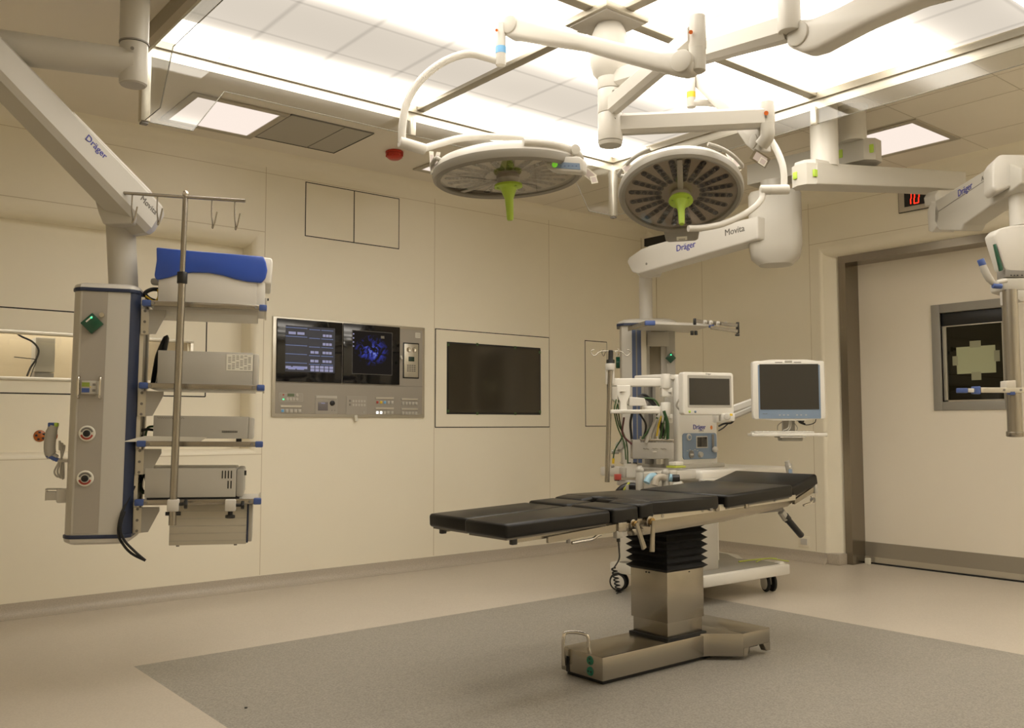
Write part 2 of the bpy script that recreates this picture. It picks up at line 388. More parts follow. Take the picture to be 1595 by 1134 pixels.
# right wall with door opening
DY0, DY1, DZ = 1.55, 4.11, 2.455
wr = MB()
wr.bx(XR, XR+.05, DY1, YF+.3, 0, ZC+.02, wallm); wr.bx(XR, XR+.05, YN-.2, DY0, 0, ZC+.02, wallm)
wr.bx(XR, XR+.05, DY0, DY1, 2.54, ZC+.02, wallm)
sof2 = [(XR+.30, 2.56), (XR, 2.56)] + [(XR+.10*(1-math.cos(R(a))), 2.54-.085*math.sin(R(a))) for a in range(0, 91, 15)] + [(XR+.30, DZ)]
wr.prism(sof2, DY0, DY1+.04, wallm, PM((0, 0, 0), (1, 0, 0), (0, 0, 1)) @ Matrix.Scale(-1, 4, (0, 0, 1)))
jm = [(XR+.30, DY1+.05), (XR, DY1+.05), (XR, DY1)] + [(XR+.03*(1-math.cos(R(a))), DY1-.03*math.sin(R(a))) for a in range(15, 91, 15)] + [(XR+.13, 3.995), (XR+.30, 3.995)]
wr.prism(jm, 0, 2.56, wallm)
wr.bx(XR-.0008, XR+.01, 4.19, 4.194, .09, ZC-.03, seamm); wr.bx(XR-.0008, XR+.01, 5.30, 5.304, .09, ZC-.03, seamm)
wr.bx(XR-.0008, XR+.01, 1.6, 4.19, 2.566, 2.570, seamm); wr.bx(XR-.0008, XR+.01, YN, YF, ZC-.135, ZC-.132, seamm)
struct(wr, 'wall_right')
# rounded corner post between both walls
cpst = MB(); r = .10
cpst.prism([(XR+.02, YF+.02), (XR-r, YF+.02), (XR-r, YF-.001)] + [(XR-r+r*math.sin(R(a)), YF-r+r*math.cos(R(a))) for a in range(0, 91, 10)] + [(XR+.02, YF-r)], 0, ZC+.02, wallm)
for x, y in ((XR-r, YF-.0015), (XR-.0015, YF-r)): cpst.box((x, y, 1.5), (.004, .004, 2.8), seamm)
struct(cpst, 'wall_corner')
# coving
cv = MB(); r = .10
cvp = [(0, .01), (-r, .01), (-r, 0)] + [(-r+r*math.sin(R(a)), -r+r*math.cos(R(a))) for a in range(0, 91, 10)] + [(.01, -r), (.01, .01)]
cv.prism(cvp, XL, XR, wallm, PM((0, YF, ZC), (0, 1, 0), (0, 0, 1)))
cv.prism(cvp, -YF, -YN, wallm, PM((XR, 0, ZC), (1, 0, 0), (0, 0, 1)))
struct(cv, 'trim_2')
# side and near walls (behind the camera)
w3 = MB(); w3.bx(XL-.05, XL, YN-.2, YF+.3, 0, ZC+.02, wallm); struct(w3, 'wall_left')
w4 = MB(); w4.bx(XL-.1, XR+.1, YN-.05, YN, 0, ZC+.02, wallm); struct(w4, 'wall_near')
# coved skirting
def skirt(name, M, L):
    b = MB(); h, r = .085, .05
    prof = [(0, 0), (-r-.008, 0), (-r-.008, .002)] + [(-.008-r+r*math.sin(R(a)), .002+r-r*math.cos(R(a))) for a in range(10, 91, 16)] + [(-.008, h), (0, h)]
    b.prism(prof, 0, L, basem, M); struct(b, name)
skirt('baseboard_far', PM((XL, YF, 0), (0, 1, 0), (0, 0, 1)), XR-XL)
skirt('baseboard_right', PM((XR, YF, 0), (1, 0, 0), (0, 0, 1)), YF-DY1+.02)
bj = MB(); bj.bx(XR-.005, XR+.13, 3.985, DY1+.002, 0, .085, basem, .006); struct(bj, 'baseboard_jamb')
skirt('baseboard_left', PM((XL, YN, 0), (-1, 0, 0), (0, 0, 1)), YF-YN)

# ------------------------------------------------------------------ door
door = thing('door_1', (XR+.2, 2.8, 0), None, None); door['kind'] = 'structure'
b = MB(); fx = XR+.13; y1 = 3.995; yi = 3.935
b.bx(fx-.03, fx+.17, yi, y1, 0, DZ, darksteel); b.bx(fx-.03, fx+.17, DY0+.06, yi, 2.395, DZ, darksteel); b.bx(fx-.03, fx+.17, DY0, DY0+.06, 0, DZ, darksteel)
b.build('door_frame', door)
lx = XR+.29; wy0, wy1, wz0, wz1 = 2.825, 3.275, 1.27, 1.94       # window opening
doorm = mat('door_leaf_paint', (.84, .78, .665), .42, noise=.01, nscale=5)
b = MB()
b.bx(lx, lx+.06, DY0+.02, wy0, .012, 2.44, doorm); b.bx(lx, lx+.06, wy1, 3.97, .012, 2.44, doorm)
b.bx(lx, lx+.06, wy0, wy1, .012, wz0, doorm); b.bx(lx, lx+.06, wy0, wy1, wz1, 2.44, doorm)
bmesh.ops.remove_doubles(b.bm, verts=b.bm.verts[:], dist=.0001)
leaf = b.build('door_leaf', door)
b = MB(); b.bx(lx-.004, lx, DY0+.02, 3.97, .02, .17, mat('kick_plate', (.40, .37, .31), .32, .6)); b.build('kick_plate', door)
b = MB(); b.bx(lx-.012, lx-.004, DY0+.02, 3.97, .012, .055, alum); b.bx(lx-.02, lx+.06, DY0+.02, 3.97, .0, .012, blackr); b.build('bottom_seal', door)
b = MB(); fw = .065; gm = mat('window_frame_grey', (.30, .285, .25), .45)
for (a0, a1, c0, c1) in ((wy0-fw, wy0, wz0-fw, wz1+fw), (wy1, wy1+fw, wz0-fw, wz1+fw), (wy0, wy1, wz0-fw, wz0), (wy0, wy1, wz1, wz1+fw)):
    b.bx(lx-.012, lx+.07, a0, a1, c0, c1, gm, .003)
b.bx(lx+.02, lx+.04, wy0, wy0+.018, wz0, wz1, alum); b.bx(lx+.02, lx+.04, wy1-.03, wy1, wz0, wz1, alum); b.bx(lx+.02, lx+.04, wy0, wy1, wz0, wz0+.012, alum)
b.build('window_frame', door)
b = MB(); b.bx(lx+.03, lx+.036, wy0, wy1, wz0, wz1, glassd); b.build('window_pane', door)
b = MB(); b.bx(lx+.012, lx+.028, wy0+.002, wy1-.002, wz1-.10, wz1-.002, black, .003); b.bx(lx+.008, lx+.026, wy0+.002, wy1-.002, wz1-.108, wz1-.10, alum, .002); b.build('roller_blind', door)
b = MB(); b.bx(lx-.08, lx-.05, 3.86, 3.90, 0, .05, mat('stopper_pale', (.75, .72, .6), .5), .006); tag(b.build('door_stopper'), 'small pale door stopper on the floor at the foot of the steel door frame', 'door stopper')
b = MB(); zc, yc = 1.575, 3.035
b.bx(lx+.0275, lx+.0290, yc-.14, yc+.14, zc-.10, zc+.10, paperg)
for dy, dz, w, h in ((0, .115, .08, .05), (0, -.12, .07, .06), (.15, 0, .04, .07), (-.15, .02, .04, .08)):
    b.bx(lx+.0262, lx+.0276, yc+dy-w/2, yc+dy+w/2, zc+dz-h/2, zc+dz+h/2, mat('adhesive_tape', (.30, .30, .20), .3))
tag(b.build('paper_sheet'), 'greenish sheet of paper taped by four sides to the window of the sliding door', 'paper')
# dark corridor behind the door window
b = MB(); dk = mat('corridor_wall', (.30, .27, .20), .6)
b.bx(XR+1.2, XR+1.25, 1.5, 4.4, 0, ZC, dk); b.bx(XR+.36, XR+1.25, 4.35, 4.4, 0, ZC, dk); b.bx(XR+.36, XR+1.25, 1.45, 1.5, 0, ZC, dk)
struct(b, 'wall_corridor')
ld = bpy.data.lights.new('corridor_fill', 'AREA'); ld.energy = 5; ld.size = .5; ld.color = LIGHT_COL  # unseen area light added to lift the corridor behind the door glass
lo_ = bpy.data.objects.new('corridor_fill', ld); COL.objects.link(lo_); lo_.location = (XR+.8, 2.2, 2.9)

# ------------------------------------------------------------------ luminous laminar-flow ceiling
ZF = 2.955
lam = thing('laminar_flow_ceiling', ((FX0+FX1)/2, (FY0+FY1)/2, ZF), 'large luminous ceiling field with aluminium border and crossing beams above the operating table', 'ceiling light')
for (qx0, qx1, qy0, qy1, m) in ((FX0, BX, BY, FY1, lumA), (BX, FX1, BY, FY1, lumD), (FX0, BX, FY0, BY, lumB), (BX, FX1, FY0, BY, lumB)):
    b = bmesh.new(); nx = 4; qs = (qx1-qx0)/nx
    mbq = MB(); x0, x1, y0, y1 = qx0+.01, qx1-.01, qy0+.01, qy1-.01
    q = bmesh.new(); vs = [q.verts.new(p) for p in ((x0, y0, ZF), (x1, y0, ZF), (x1, y1, ZF), (x0, y1, ZF))]; q.faces.new(vs[::-1]); q.verts.index_update()
    b.free()
    # diffuser film is its own object with local origin at the quadrant corner
    me = bpy.data.meshes.new('diffuser_film')
    for v in q.verts: v.co -= Vector((qx0, qy0, ZF))
    geo = bmesh.ops.extrude_face_region(q, geom=q.faces[:])
    for v in [g for g in geo['geom'] if isinstance(g, bmesh.types.BMVert)]: v.co.z += .006
    bmesh.ops.recalc_face_normals(q, faces=q.faces[:])
    q.to_mesh(me); q.free(); me.materials.append(m)
    o = bpy.data.objects.new('diffuser_film', me); COL.objects.link(o); o.parent = lam; o.location = Vector((qx0, qy0, ZF))-lam.location
    WM[o.name] = Matrix.Translation(Vector((qx0, qy0, ZF)))
for (cx0, cy0) in ((FX0+.012, FY1-.30), (FX1-.40, 1.33), (FX1-.36, FY1-.31)):
    b = MB(); b.bx(cx0, cx0+.355, cy0, cy0+.285, ZF-.006, ZF-.0018, lumC); b.build('corner_lamp', lam)
b = MB(); am = mat('beam_aluminium', (.40, .365, .29), .4, .6)
b.bx(BX-.028, BX+.028, FY0, FY1, ZF-.02, ZF+.02, am, .004); b.build('cross_beam', lam)
b = MB(); b.bx(FX0, FX1, BY-.028, BY+.028, ZF-.02, ZF+.02, am, .004); b.build('cross_beam', lam)
b = MB()
for k, (w, z0, z1, m) in enumerate(((.030, ZF-.035, ZC-.0005, am), (.012, ZF-.085, ZF-.035, alum))):
    g = .03 if k == 0 else .03
    b.bx(FX0-g, FX0-g+w, FY0-g, FY1+g, z0, z1, m); b.bx(FX1+g-w, FX1+g, FY0-g, FY1+g, z0, z1, m)
    b.bx(FX0-g+w, FX1+g-w, FY0-g, FY0-g+w, z0, z1, m); b.bx(FX0-g+w, FX1+g-w, FY1+g-w, FY1+g, z0, z1, m)
b.build('border_frame', lam)
b = MB(); M = Matrix.Translation((2.872, 2.845, 0)) @ Euler((0, 0, R(0))).to_matrix().to_4x4()
b.M = M; b.box((0, 0, ZF-.028), (.27, .27, .03), am, bev=.004); b.box((0, 0, ZF-.045), (.24, .24, .012), pgrey, bev=.003); b.build('centre_plate', lam)

# glass skirt (aprons) under the field border
apr = thing('glass_skirt', ((FX0+FX1)/2, (FY0+FY1)/2, 2.55), 'transparent glass skirt with slanted deeper corners hanging below the luminous ceiling border', 'glass skirt')
ZT, ZM, ZB = ZF-.075, 2.785, 2.55; g = .018
def pane(a, c, L0, L1, M):
    poly = [(0, ZT), (0, ZB), (.215, ZB), (.37, ZM), (L1-.37, ZM), (L1-.215, ZB), (L1, ZB), (L1, ZT)]
    b = MB(); b.prism(poly, -.004, .004, glass, M); b.build('glass_pane', apr)
    b = MB()                                                     # polished edge of the pane
    pts = [(.0, ZB), (.215, ZB), (.37, ZM), (L1-.37, ZM), (L1-.215, ZB), (L1, ZB)]
    for p, q in zip(pts, pts[1:]):
        b.cyl(M @ Vector((p[0], p[1], 0)), M @ Vector((q[0], q[1], 0)), .0022, mat('glass_edge', (.26, .25, .21), .6, spec=.1), n=6)
    b.build('glass_edge', apr)
pane(0, 0, 0, FX1-FX0+.0, PM((FX0, FY1+g, 0), (1, 0, 0), (0, 0, 1)))
pane(0, 0, 0, FY1-FY0, PM((FX1+g, FY0, 0), (0, 1, 0), (0, 0, 1)))
pane(0, 0, 0, FY1-FY0, PM((FX0-g, FY0, 0), (0, 1, 0), (0, 0, 1)))
pane(0, 0, 0, FX1-FX0+.0, PM((FX0, FY0-g, 0), (1, 0, 0), (0, 0, 1)))
for x, y in ((FX0-g, FY1+g), (FX1+g, FY1+g), (FX1+g, FY0-g), (FX0-g, FY0-g)):
    b = MB(); b.box((x, y, (ZT+ZB)/2-.005), (.045, .045, ZT-ZB), alum, bev=.006); b.box((x, y, ZB-.012), (.034, .034, .01), greyd, bev=.003); b.build('corner_post', apr)
for x, y in ((BX-.05, FY1+g), (FX1+g, BY), (FX0-g, BY)):
    b = MB(); b.box((x, y, (ZT+ZM)/2), (.035, .035, ZT-ZM+.004), alum, bev=.004); b.build('middle_post', apr)

# ------------------------------------------------------------------ recessed ceiling lights, vent, detector
def recessed(x0, x1, y0, y1, label):
    t = thing('recessed_ceiling_light', ((x0+x1)/2, (y0+y1)/2, ZC-.012), label, 'ceiling light', group=None)
    b = MB(); f = .045; fm_ = mat('light_frame', (.47, .43, .34), .5)
    b.bx(x0-f, x1+f, y0-f, y0, ZC-.012, ZC-.0005, fm_, .002); b.bx(x0-f, x1+f, y1, y1+f, ZC-.012, ZC-.0005, fm_, .002)
    b.bx(x0-f, x0, y0, y1, ZC-.012, ZC-.0005, fm_, .002); b.bx(x1, x1+f, y0, y1, ZC-.012, ZC-.0005, fm_, .002); b.build('light_frame', t)
    b = MB(); b.bx(x0, x1, y0, y1, ZC-.006, ZC-.0006, lumR); b.build('light_diffuser', t); return t
recessed(1.84, 2.345, 5.12, 5.625, 'square recessed ceiling light nearest the left edge, beside the grey ceiling grille')
recessed(3.67, 4.175, 5.05, 5.57, 'square recessed ceiling light mostly hidden behind the operating lamp on the left')
recessed(5.495, 6.01, 2.765, 3.285, 'square recessed ceiling light above the sliding door, behind the ceiling support tubes')
lumFillL = lum_mat('fill_diffuser_left', 0, 3.0, None, 'flat'); lumFillR = lum_mat('fill_diffuser_right', 0, 18.0, None, 'flat')  # unseen ceiling fill lights added beside and behind the camera to brighten the room
for k, (x, y, lb) in enumerate(((-.05, .9, 'left of the luminous field, near the camera'), (-.05, 3.0, 'left of the luminous field, halfway to the far wall'), (1.9, -.1, 'near wall side, above the camera'), (3.9, -.1, 'near wall side, nearer the door'), (5.75, .9, 'right side, in front of the door'), (5.75, -.3, 'right side, in the near corner'))):
    t = recessed(x-.25, x+.25, y-.25, y+.25, 'added unseen fill light, '+lb)
    [c for c in t.children if c.name.startswith('light_diffuser')][0].data.materials[0] = lumFillL if k < 3 else lumFillR
t = thing('ceiling_grille', (2.68, 5.34, ZC-.006), 'flat grey ceiling panel with a thin joint beside the leftmost recessed light', 'ceiling panel')
pm_ = mat('ceiling_panel_grey', (.40, .375, .32), .35)
b = MB(); b.bx(2.40, 2.765, 5.08, 5.61, ZC-.006, ZC-.0006, pm_); b.build('grille_panel', t)
b = MB(); b.bx(2.77, 2.97, 5.08, 5.61, ZC-.006, ZC-.0006, pm_); b.build('grille_panel', t)
b = MB()
for q in ((2.395, 2.40, 5.07, 5.615), (2.97, 2.975, 5.07, 5.615), (2.395, 2.975, 5.07, 5.078), (2.395, 2.975, 5.61, 5.615), (2.765, 2.769, 5.08, 5.61)): b.bx(*q, ZC-.009, ZC-.0006, blackline if q[0] > 2.9 or q[2] > 5.6 else greyd)
b.build('panel_edge', t)
b = MB(); p = Vector((3.29, 5.33, 0)); b.lathe([(.062, 0), (.062, .012), (.055, .018)], (p.x, p.y, ZC-.018), (0, 0, 1), red, 28); b.lathe([(.035, 0), (.052, .012), (.057, .035), (.055, .04)], (p.x, p.y, ZC-.058), (0, 0, 1), red, 28)
for i in range(8):
    a = i*math.pi/4; b.box((p.x+.055*math.cos(a), p.y+.055*math.sin(a), ZC-.03), (.012, .012, .02), red, (0, 0, a), .002)
tag(b.build('alarm_beacon'), 'round red capped device on the ceiling left of the operating lamps', 'alarm')

# ------------------------------------------------------------------ far wall fittings
Y = YF
t = thing('wall_cupboard', (3.32, Y, 2.46), 'flush double wall hatch outlined in black, high above the control panel', 'wall hatch')
for x0, x1 in ((2.934, 3.321), (3.329, 3.714)):
    b = MB(); b.bx(x0, x1, Y-.003, Y-.0005, 2.465, 2.850, wallm, .001); b.build('cupboard_door', t)
b = MB()
for q in ((2.928, 3.72, 2.459, 2.465), (2.928, 3.72, 2.850, 2.856), (2.928, 2.934, 2.465, 2.85), (3.714, 3.72, 2.465, 2.85), (3.321, 3.329, 2.465, 2.85)): b.bx(q[0], q[1], Y-.0025, Y-.0004, q[2], q[3], blackline)
b.build('black_seal', t)

# control panel
cpn = thing('control_panel', (3.32, Y, 1.16), 'wide grey wall control panel with two lit black touch screens and rows of buttons', 'control panel')
F = PM((0, Y, 0), (1, 0, 0), (0, 0, 1))       # local x = X, y = Z, z = towards the room
b = MB(F); b.box((3.322, 1.513, .008), (1.262, .702, .015), alum, bev=.004); b.build('panel_frame', cpn)
b = MB(F); b.box((3.322, 1.513, .012), (1.215, .655, .012), pgrey, bev=.002); b.box((3.322, 1.402, .0185), (1.215, .0025, .001), greyd); b.build('face_plate', cpn)
for k, (x0, x1) in enumerate(((2.716, 3.223), (3.232, 3.715))):
    b = MB(F); b.box(((x0+x1)/2, 1.630, .024), (x1-x0, .440, .012), scrd, bev=.002); s = b.build('touch_screen', cpn)
    b = MB(F)
    if k == 0:
        b.box((2.970, 1.642, .0306), (.385, .325, .001), ui_bg)
        rnd = random.Random(2)
        cols = ((2.86, .165), (3.0, .085), (3.10, .095))
        for i, (cx, w) in enumerate(cols):
            for r_ in range(5):
                z = 1.79-.062*r_ - (.005 if i else 0)
                b.box((cx, z, .0314), (w, .004, .001), ui_blue)
                b.box((cx-.0, z-.032, .0314), (w*.96, .034, .0005), mat('screen_tile', (.02, .02, .03), .3, emit=(.03, .033, .045), estr=.35))
                if (i, r_) in ((0, 0), (0, 4), (1, 2), (1, 3), (2, 0), (2, 1), (2, 2), (2, 3)) :
                    n = 2 if i < 2 else 3
                    for q in range(n): b.box((cx+(q-(n-1)/2)*w/n*.8, z-.038, .0322), (w/n*.66, .018, .0008), ui_lav)
        for q in range(5):
            for r_ in range(2): b.box((3.0+q*.037-.015, 1.518-.022*r_, .0322), (.03, .018, .0008), ui_lav)
        for q in range(3): b.box((2.80+q*.055, 1.51, .0322), (.04 if q < 2 else .07, .018, .0008), ui_lav)
    else:
        b.box((3.475, 1.642, .0306), (.345, .325, .001), mat('screen_desktop', (.02, .018, .015), .25, emit=(.05, .042, .034), estr=.6))
    b.build('screen_image', s)
    if k == 1:
        nb = bpy.data.materials.new('nebula_wallpaper'); nb.use_nodes = True; nt = nb.node_tree; nt.nodes.clear(); MATS['neb'] = nb
        out = nt.nodes.new('ShaderNodeOutputMaterial'); em = nt.nodes.new('ShaderNodeEmission'); tc = nt.nodes.new('ShaderNodeTexCoord'); n = nt.nodes.new('ShaderNodeTexNoise')
        n.inputs['Scale'].default_value = 22; n.inputs['Detail'].default_value = 6; n.inputs['Distortion'].default_value = 1.2
        gr = nt.nodes.new('ShaderNodeTexGradient'); gr.gradient_type = 'SPHERICAL'; mp = nt.nodes.new('ShaderNodeMapping')
        cl = Vector((3.468, Y-.03, 1.66)) - WM[cpn.name].translation
        sc_ = Vector((1/.15, 1, 1/.12)); mp.vector_type = 'POINT'
        mp.inputs['Scale'].default_value = sc_; mp.inputs['Location'].default_value = Vector((-cl.x*sc_.x, -cl.y, -cl.z*sc_.z))
        nt.links.new(tc.outputs['Object'], mp.inputs[0]); nt.links.new(mp.outputs[0], gr.inputs[0]); nt.links.new(tc.outputs['Object'], n.inputs['Vector'])
        mu = nt.nodes.new('ShaderNodeMath'); mu.operation = 'MULTIPLY'; nr = nt.nodes.new('ShaderNodeMapRange'); nr.inputs[1].default_value = .47; nr.inputs[2].default_value = .74
        nt.links.new(n.outputs['Fac'], nr.inputs[0]); nt.links.new(nr.outputs[0], mu.inputs[0]); nt.links.new(gr.outputs['Fac'], mu.inputs[1])
        cr = nt.nodes.new('ShaderNodeValToRGB'); cr.color_ramp.elements[0].color = (.022, .018, .015, 1); cr.color_ramp.elements[0].position = 0
        cr.color_ramp.elements[1].color = (.35, .42, 1, 1); cr.color_ramp.elements[1].position = .7
        e2 = cr.color_ramp.elements.new(.28); e2.color = (.05, .06, .38, 1)
        nt.links.new(mu.outputs[0], cr.inputs[0]); nt.links.new(cr.outputs[0], em.inputs[0]); em.inputs[1].default_value = .6; nt.links.new(em.outputs[0], out.inputs[0])
        b = MB(F); b.box((3.475, 1.642, .0318), (.335, .315, .0006), nb); b.build('wallpaper', s)
        b = MB(F)
        for q in range(4): b.box((3.313, 1.775-.03*q, .0326), (.010, .010, .0004), ui_lav)
        b.box((3.56, 1.765, .0326), (.03, .02, .0004), greyd); b.build('desktop_icons', s)
b = MB(F); b.box((3.822, 1.60, .020), (.145, .275, .006), black, bev=.003); b.box((3.822, 1.60, .023), (.128, .258, .006), alum, bev=.003)
for dx in (-.024, .024): b.lathe([(.021, 0), (.019, .003), (.010, .001)], (3.822+dx, 1.683, .026), (0, 0, 1), chrome, 20)
b.box((3.822, 1.612, .027), (.052, .036, .003), mat('intercom_display', (.02, .045, .03), .2), bev=.001)
for i in range(4):
    for j in range(4): b.box((3.790+i*.0205, 1.563-j*.0145, .0275), (.015, .009, .003), greyd, bev=.001)
b.build('intercom', cpn)
b = MB(F); b.box((3.885, 1.80, .0185), (.045, .040, .0008), paper)
for q in range(4): b.box((3.885, 1.813-.008*q, .0191), (.036, .0018, .0004), greyd)
b.build('sticker', cpn)
# button modules
def bank(x, z, n, cols, title=True, w=.165, m=greyd):
    b = MB(F); 
    if title: b.box((x, z+.032, .020), (w, .018, .004), greyp, bev=.002); b.box((x, z+.032, .0225), (w-.012, .010, .002), alum)
    for i in range(n):
        xx = x-w/2+.018+i*(w-.036)/(n-1)
        b.box((xx, z, .020), (.027, .027, .004), greyp, bev=.003); b.box((xx, z, .0228), (.019, .019, .003), cols.get(i, offw), bev=.003)
    return b.build('button_bank', cpn)
bank(2.832, 1.205, 5, {0: lblue}); bank(3.590, 1.275, 5, {0: redd, 1: yellow, 2: lblue}); bank(3.590, 1.198, 5, {0: whiteled, 1: whiteled}); bank(3.812, 1.270, 5, {}, w=.155); bank(3.812, 1.195, 5, {}, w=.155)
b = MB(F); b.prism(rrect(.185, .062, .010), .016, .020, greyp, Matrix.Translation((2.830, 1.300, 0))); b.prism(rrect(.179, .056, .009), .018, .0212, pgrey, Matrix.Translation((2.830, 1.300, 0)))
b.box((2.828, 1.316, .022), (.05, .02, .003), mat('lcd_green', (.13, .17, .09), .3)); b.box((2.772, 1.316, .022), (.010, .010, .002), redd); b.box((2.772, 1.285, .022), (.010, .008, .002), ledm)
for i in range(4): b.lathe([(.011, 0), (.010, .003)], (2.803+i*.024, 1.288, .0205), (0, 0, 1), offw, 14)
b.lathe([(.011, 0), (.010, .003)], (2.876, 1.316, .0205), (0, 0, 1), offw, 14); b.build('switch_module', cpn)
b = MB(F); b.prism(rrect(.175, .135, .006), .016, .0205, greyp, Matrix.Translation((3.105, 1.252, 0))); b.prism(rrect(.171, .131, .005), .018, .0212, pgrey, Matrix.Translation((3.105, 1.252, 0)))
b.box((3.105, 1.305, .0225), (.165, .018, .003), offw, bev=.001); b.box((3.077, 1.240, .022), (.078, .062, .003), mat('module_display', (.17, .155, .16), .3), bev=.001)
b.box((3.077, 1.262, .0238), (.03, .004, .0005), ui_lav); b.lathe([(.019, 0), (.017, .012), (.014, .014)], (3.150, 1.263, .0205), (0, 0, 1), black, 24)
for dx in (0, .022): b.lathe([(.004, 0), (.003, .002)], (3.150+dx, 1.212, .0205), (0, 0, 1), greyd, 10)
b.build('display_module', cpn)
b = MB(F); b.prism(rrect(.170, .135, .006), .016, .0205, greyp, Matrix.Translation((3.350, 1.250, 0))); b.prism(rrect(.166, .131, .005), .018, .0212, pgrey, Matrix.Translation((3.350, 1.250, 0)))
for j in range(2):
    b.box((3.295, 1.283-.028*j, .022), (.012, .015, .003), greyd, bev=.001)
    for i in range(5): b.prism(rrect(.017, .017, .004), .0205, .023, offw, Matrix.Translation((3.322+i*.0235, 1.281-.028*j, 0)))
b.prism(rrect(.013, .013, .003), .0205, .023, greyp, Matrix.Translation((3.410, 1.200, 0))); b.build('keypad_module', cpn)
b = MB(F); b.box((3.345, 1.155, .022), (.022, .045, .02), paper, (0, 0, .15), .005); b.cyl((3.343, 1.175, .03), (3.350, 1.135, .032), .008, paper); b.build('hook', cpn)
b = MB(F); b.box((3.728, 1.62, .03), (.014, .03, .014), paper, (0, 0, .4), .003); b.build('clip', cpn)

# wall display behind glass
t = thing('wall_display', (4.66, Y, 1.08), 'large dark wall display behind glass in a cream wall panel, right of the control panel', 'wall display')
b = MB(F)
b.prism([(4.058, 1.083), (5.260, 1.083), (5.260, 1.868), (4.058, 1.868)], .0005, .002, blackline)
b.build('black_seal', t)
b = MB(F); x0, x1, z0, z1 = 4.065, 5.253, 1.090, 1.861; sx0, sx1, sz0, sz1 = 4.168, 5.158, 1.190, 1.768
b.box(((x0+sx0)/2, (z0+z1)/2, .003), (sx0-x0, z1-z0, .006), wallm); b.box(((x1+sx1)/2, (z0+z1)/2, .003), (x1-sx1, z1-z0, .006), wallm)
b.box(((sx0+sx1)/2, (z0+sz0)/2, .003), (sx1-sx0, sz0-z0, .006), wallm); b.box(((sx0+sx1)/2, (z1+sz1)/2, .003), (sx1-sx0, z1-sz1, .006), wallm)
bmesh.ops.remove_doubles(b.bm, verts=b.bm.verts[:], dist=.0001); b.build('panel_surround', t)
b = MB(F); b.prism(rrect(sx1-sx0-.004, sz1-sz0-.004, .018, cx=(sx0+sx1)/2, cy=(sz0+sz1)/2), .0022, .0075, black)
b.build('display_bezel', t)
b = MB(F); b.prism(rrect(sx1-sx0-.03, sz1-sz0-.03, .010, cx=(sx0+sx1)/2, cy=(sz0+sz1)/2), .0045, .0095, mat('display_glass', (.045, .038, .026), .10, spec=.7)); b.build('display_glass', t)
b = MB(F); gc = mat('green_clip', (.05, .10, .03), .5)
for x, z in ((4.18, 1.745), (4.47, 1.762), (4.87, 1.758), (5.145, 1.73), (4.18, 1.215), (4.47, 1.198), (4.87, 1.198), (5.145, 1.215)): b.box((x, z, .0098), (.022, .022, .001), gc)
b.build('clips', t)

# narrow hatch near the corner
t = thing('wall_hatch', (5.83, Y, 1.09), 'narrow flush wall hatch outlined in black beside the room corner', 'wall hatch')
b = MB(F); b.prism([(5.690, 1.088), (5.972, 1.088), (5.972, 1.868), (5.690, 1.868)], .0004, .0012, blackline); b.build('black_seal', t)
b = MB(F); b.prism([(5.697, 1.095), (5.965, 1.095), (5.965, 1.861), (5.697, 1.861)], .0012, .003, wallm); b.build('hatch_door', t)

# pass-through window in the niche
t = thing('window_1', (.65, yb, nz0), None, None); t['kind'] = 'structure'
b = MB(PM((0, yb, 0), (1, 0, 0), (0, 0, 1))); f = .022
for q in ((nx0-f, nx1+f, nz1, nz1+f), (nx0-f, nx1+f, nz0-f, nz0), (nx1, nx1+f, nz0, nz1), (nx0-f, nx0, nz0, nz1), (1.545, 1.565, nz0, nz1)):
    b.box(((q[0]+q[1])/2, (q[2]+q[3])/2, .0), (q[1]-q[0], q[3]-q[2], .02), alum, bev=.002)
b.build('window_frame', t)
b = MB(); b.bx(nx0, nx1, yb+.02, yb+.025, nz0, nz1, glass); b.build('window_pane', t)
b = MB(); bw = mat('back_room_wall', (.45, .38, .26), .6)
b.bx(XL, 2.8, yb+.40, yb+.43, 1.1, 2.0, bw); b.bx(XL, 2.8, yb+.05, yb+.43, 1.32, 1.35, bw); b.bx(XL, 2.8, yb+.05, yb+.43, 1.9, 1.93, bw); b.bx(2.4, 2.45, yb+.05, yb+.43, 1.3, 1.93, bw); b.bx(XL-.03, XL, yb+.05, yb+.43, 1.3, 1.93, bw); struct(b, 'wall_back_room')
def sx(px, Yp, py=545):   # x on plane y=Yp below pixel column
    d = FW + RT*((px-797.5)/FPX) - UP*((py-567)/FPX); k = Yp/d.y; return k*d.x, EYE+k*d.z
yq = yb+.12
ld = bpy.data.lights.new('back_room_fill', 'AREA'); ld.energy = 6.5; ld.size = 1.6; ld.size_y = .12; ld.shape = 'RECTANGLE'; ld.color = LIGHT_COL  # unseen area light added to brighten the room behind the niche window
lo_ = bpy.data.objects.new('back_room_fill', ld); COL.objects.link(lo_); lo_.location = (1.2, yb+.22, 1.88)
xa, za = sx(54, yq, 590); xb_, zb_ = sx(87, yq, 512)
b = MB(); b.bx(xa, xb_, yq, yq+.12, 1.44, 1.655, greyp, .004); b.bx(xa, xb_, yq+.01, yq+.12, 1.35, 1.435, greyd, .003); tag(b.build('junction_box'), 'grey junction box behind the narrow window in the wall niche', 'junction box')
b = MB(); path = [(18, 508), (30, 522), (50, 532), (60, 545), (56, 560), (48, 572), (42, 586)]
b.tube([Vector((sx(p, yq-.02, q)[0], yq-.02, sx(p, yq-.02, q)[1])) for p, q in path], .006, blackr, 8)
b.tube([Vector((sx(p, yq-.015, q)[0], yq-.015, sx(p, yq-.015, q)[1])) for p, q in ((22, 556), (40, 558), (56, 561), (52, 574), (47, 588))], .003, blackr, 6)
tag(b.build('loose_cable'), 'loose black cable dangling behind the narrow window beside the junction box', 'cable')
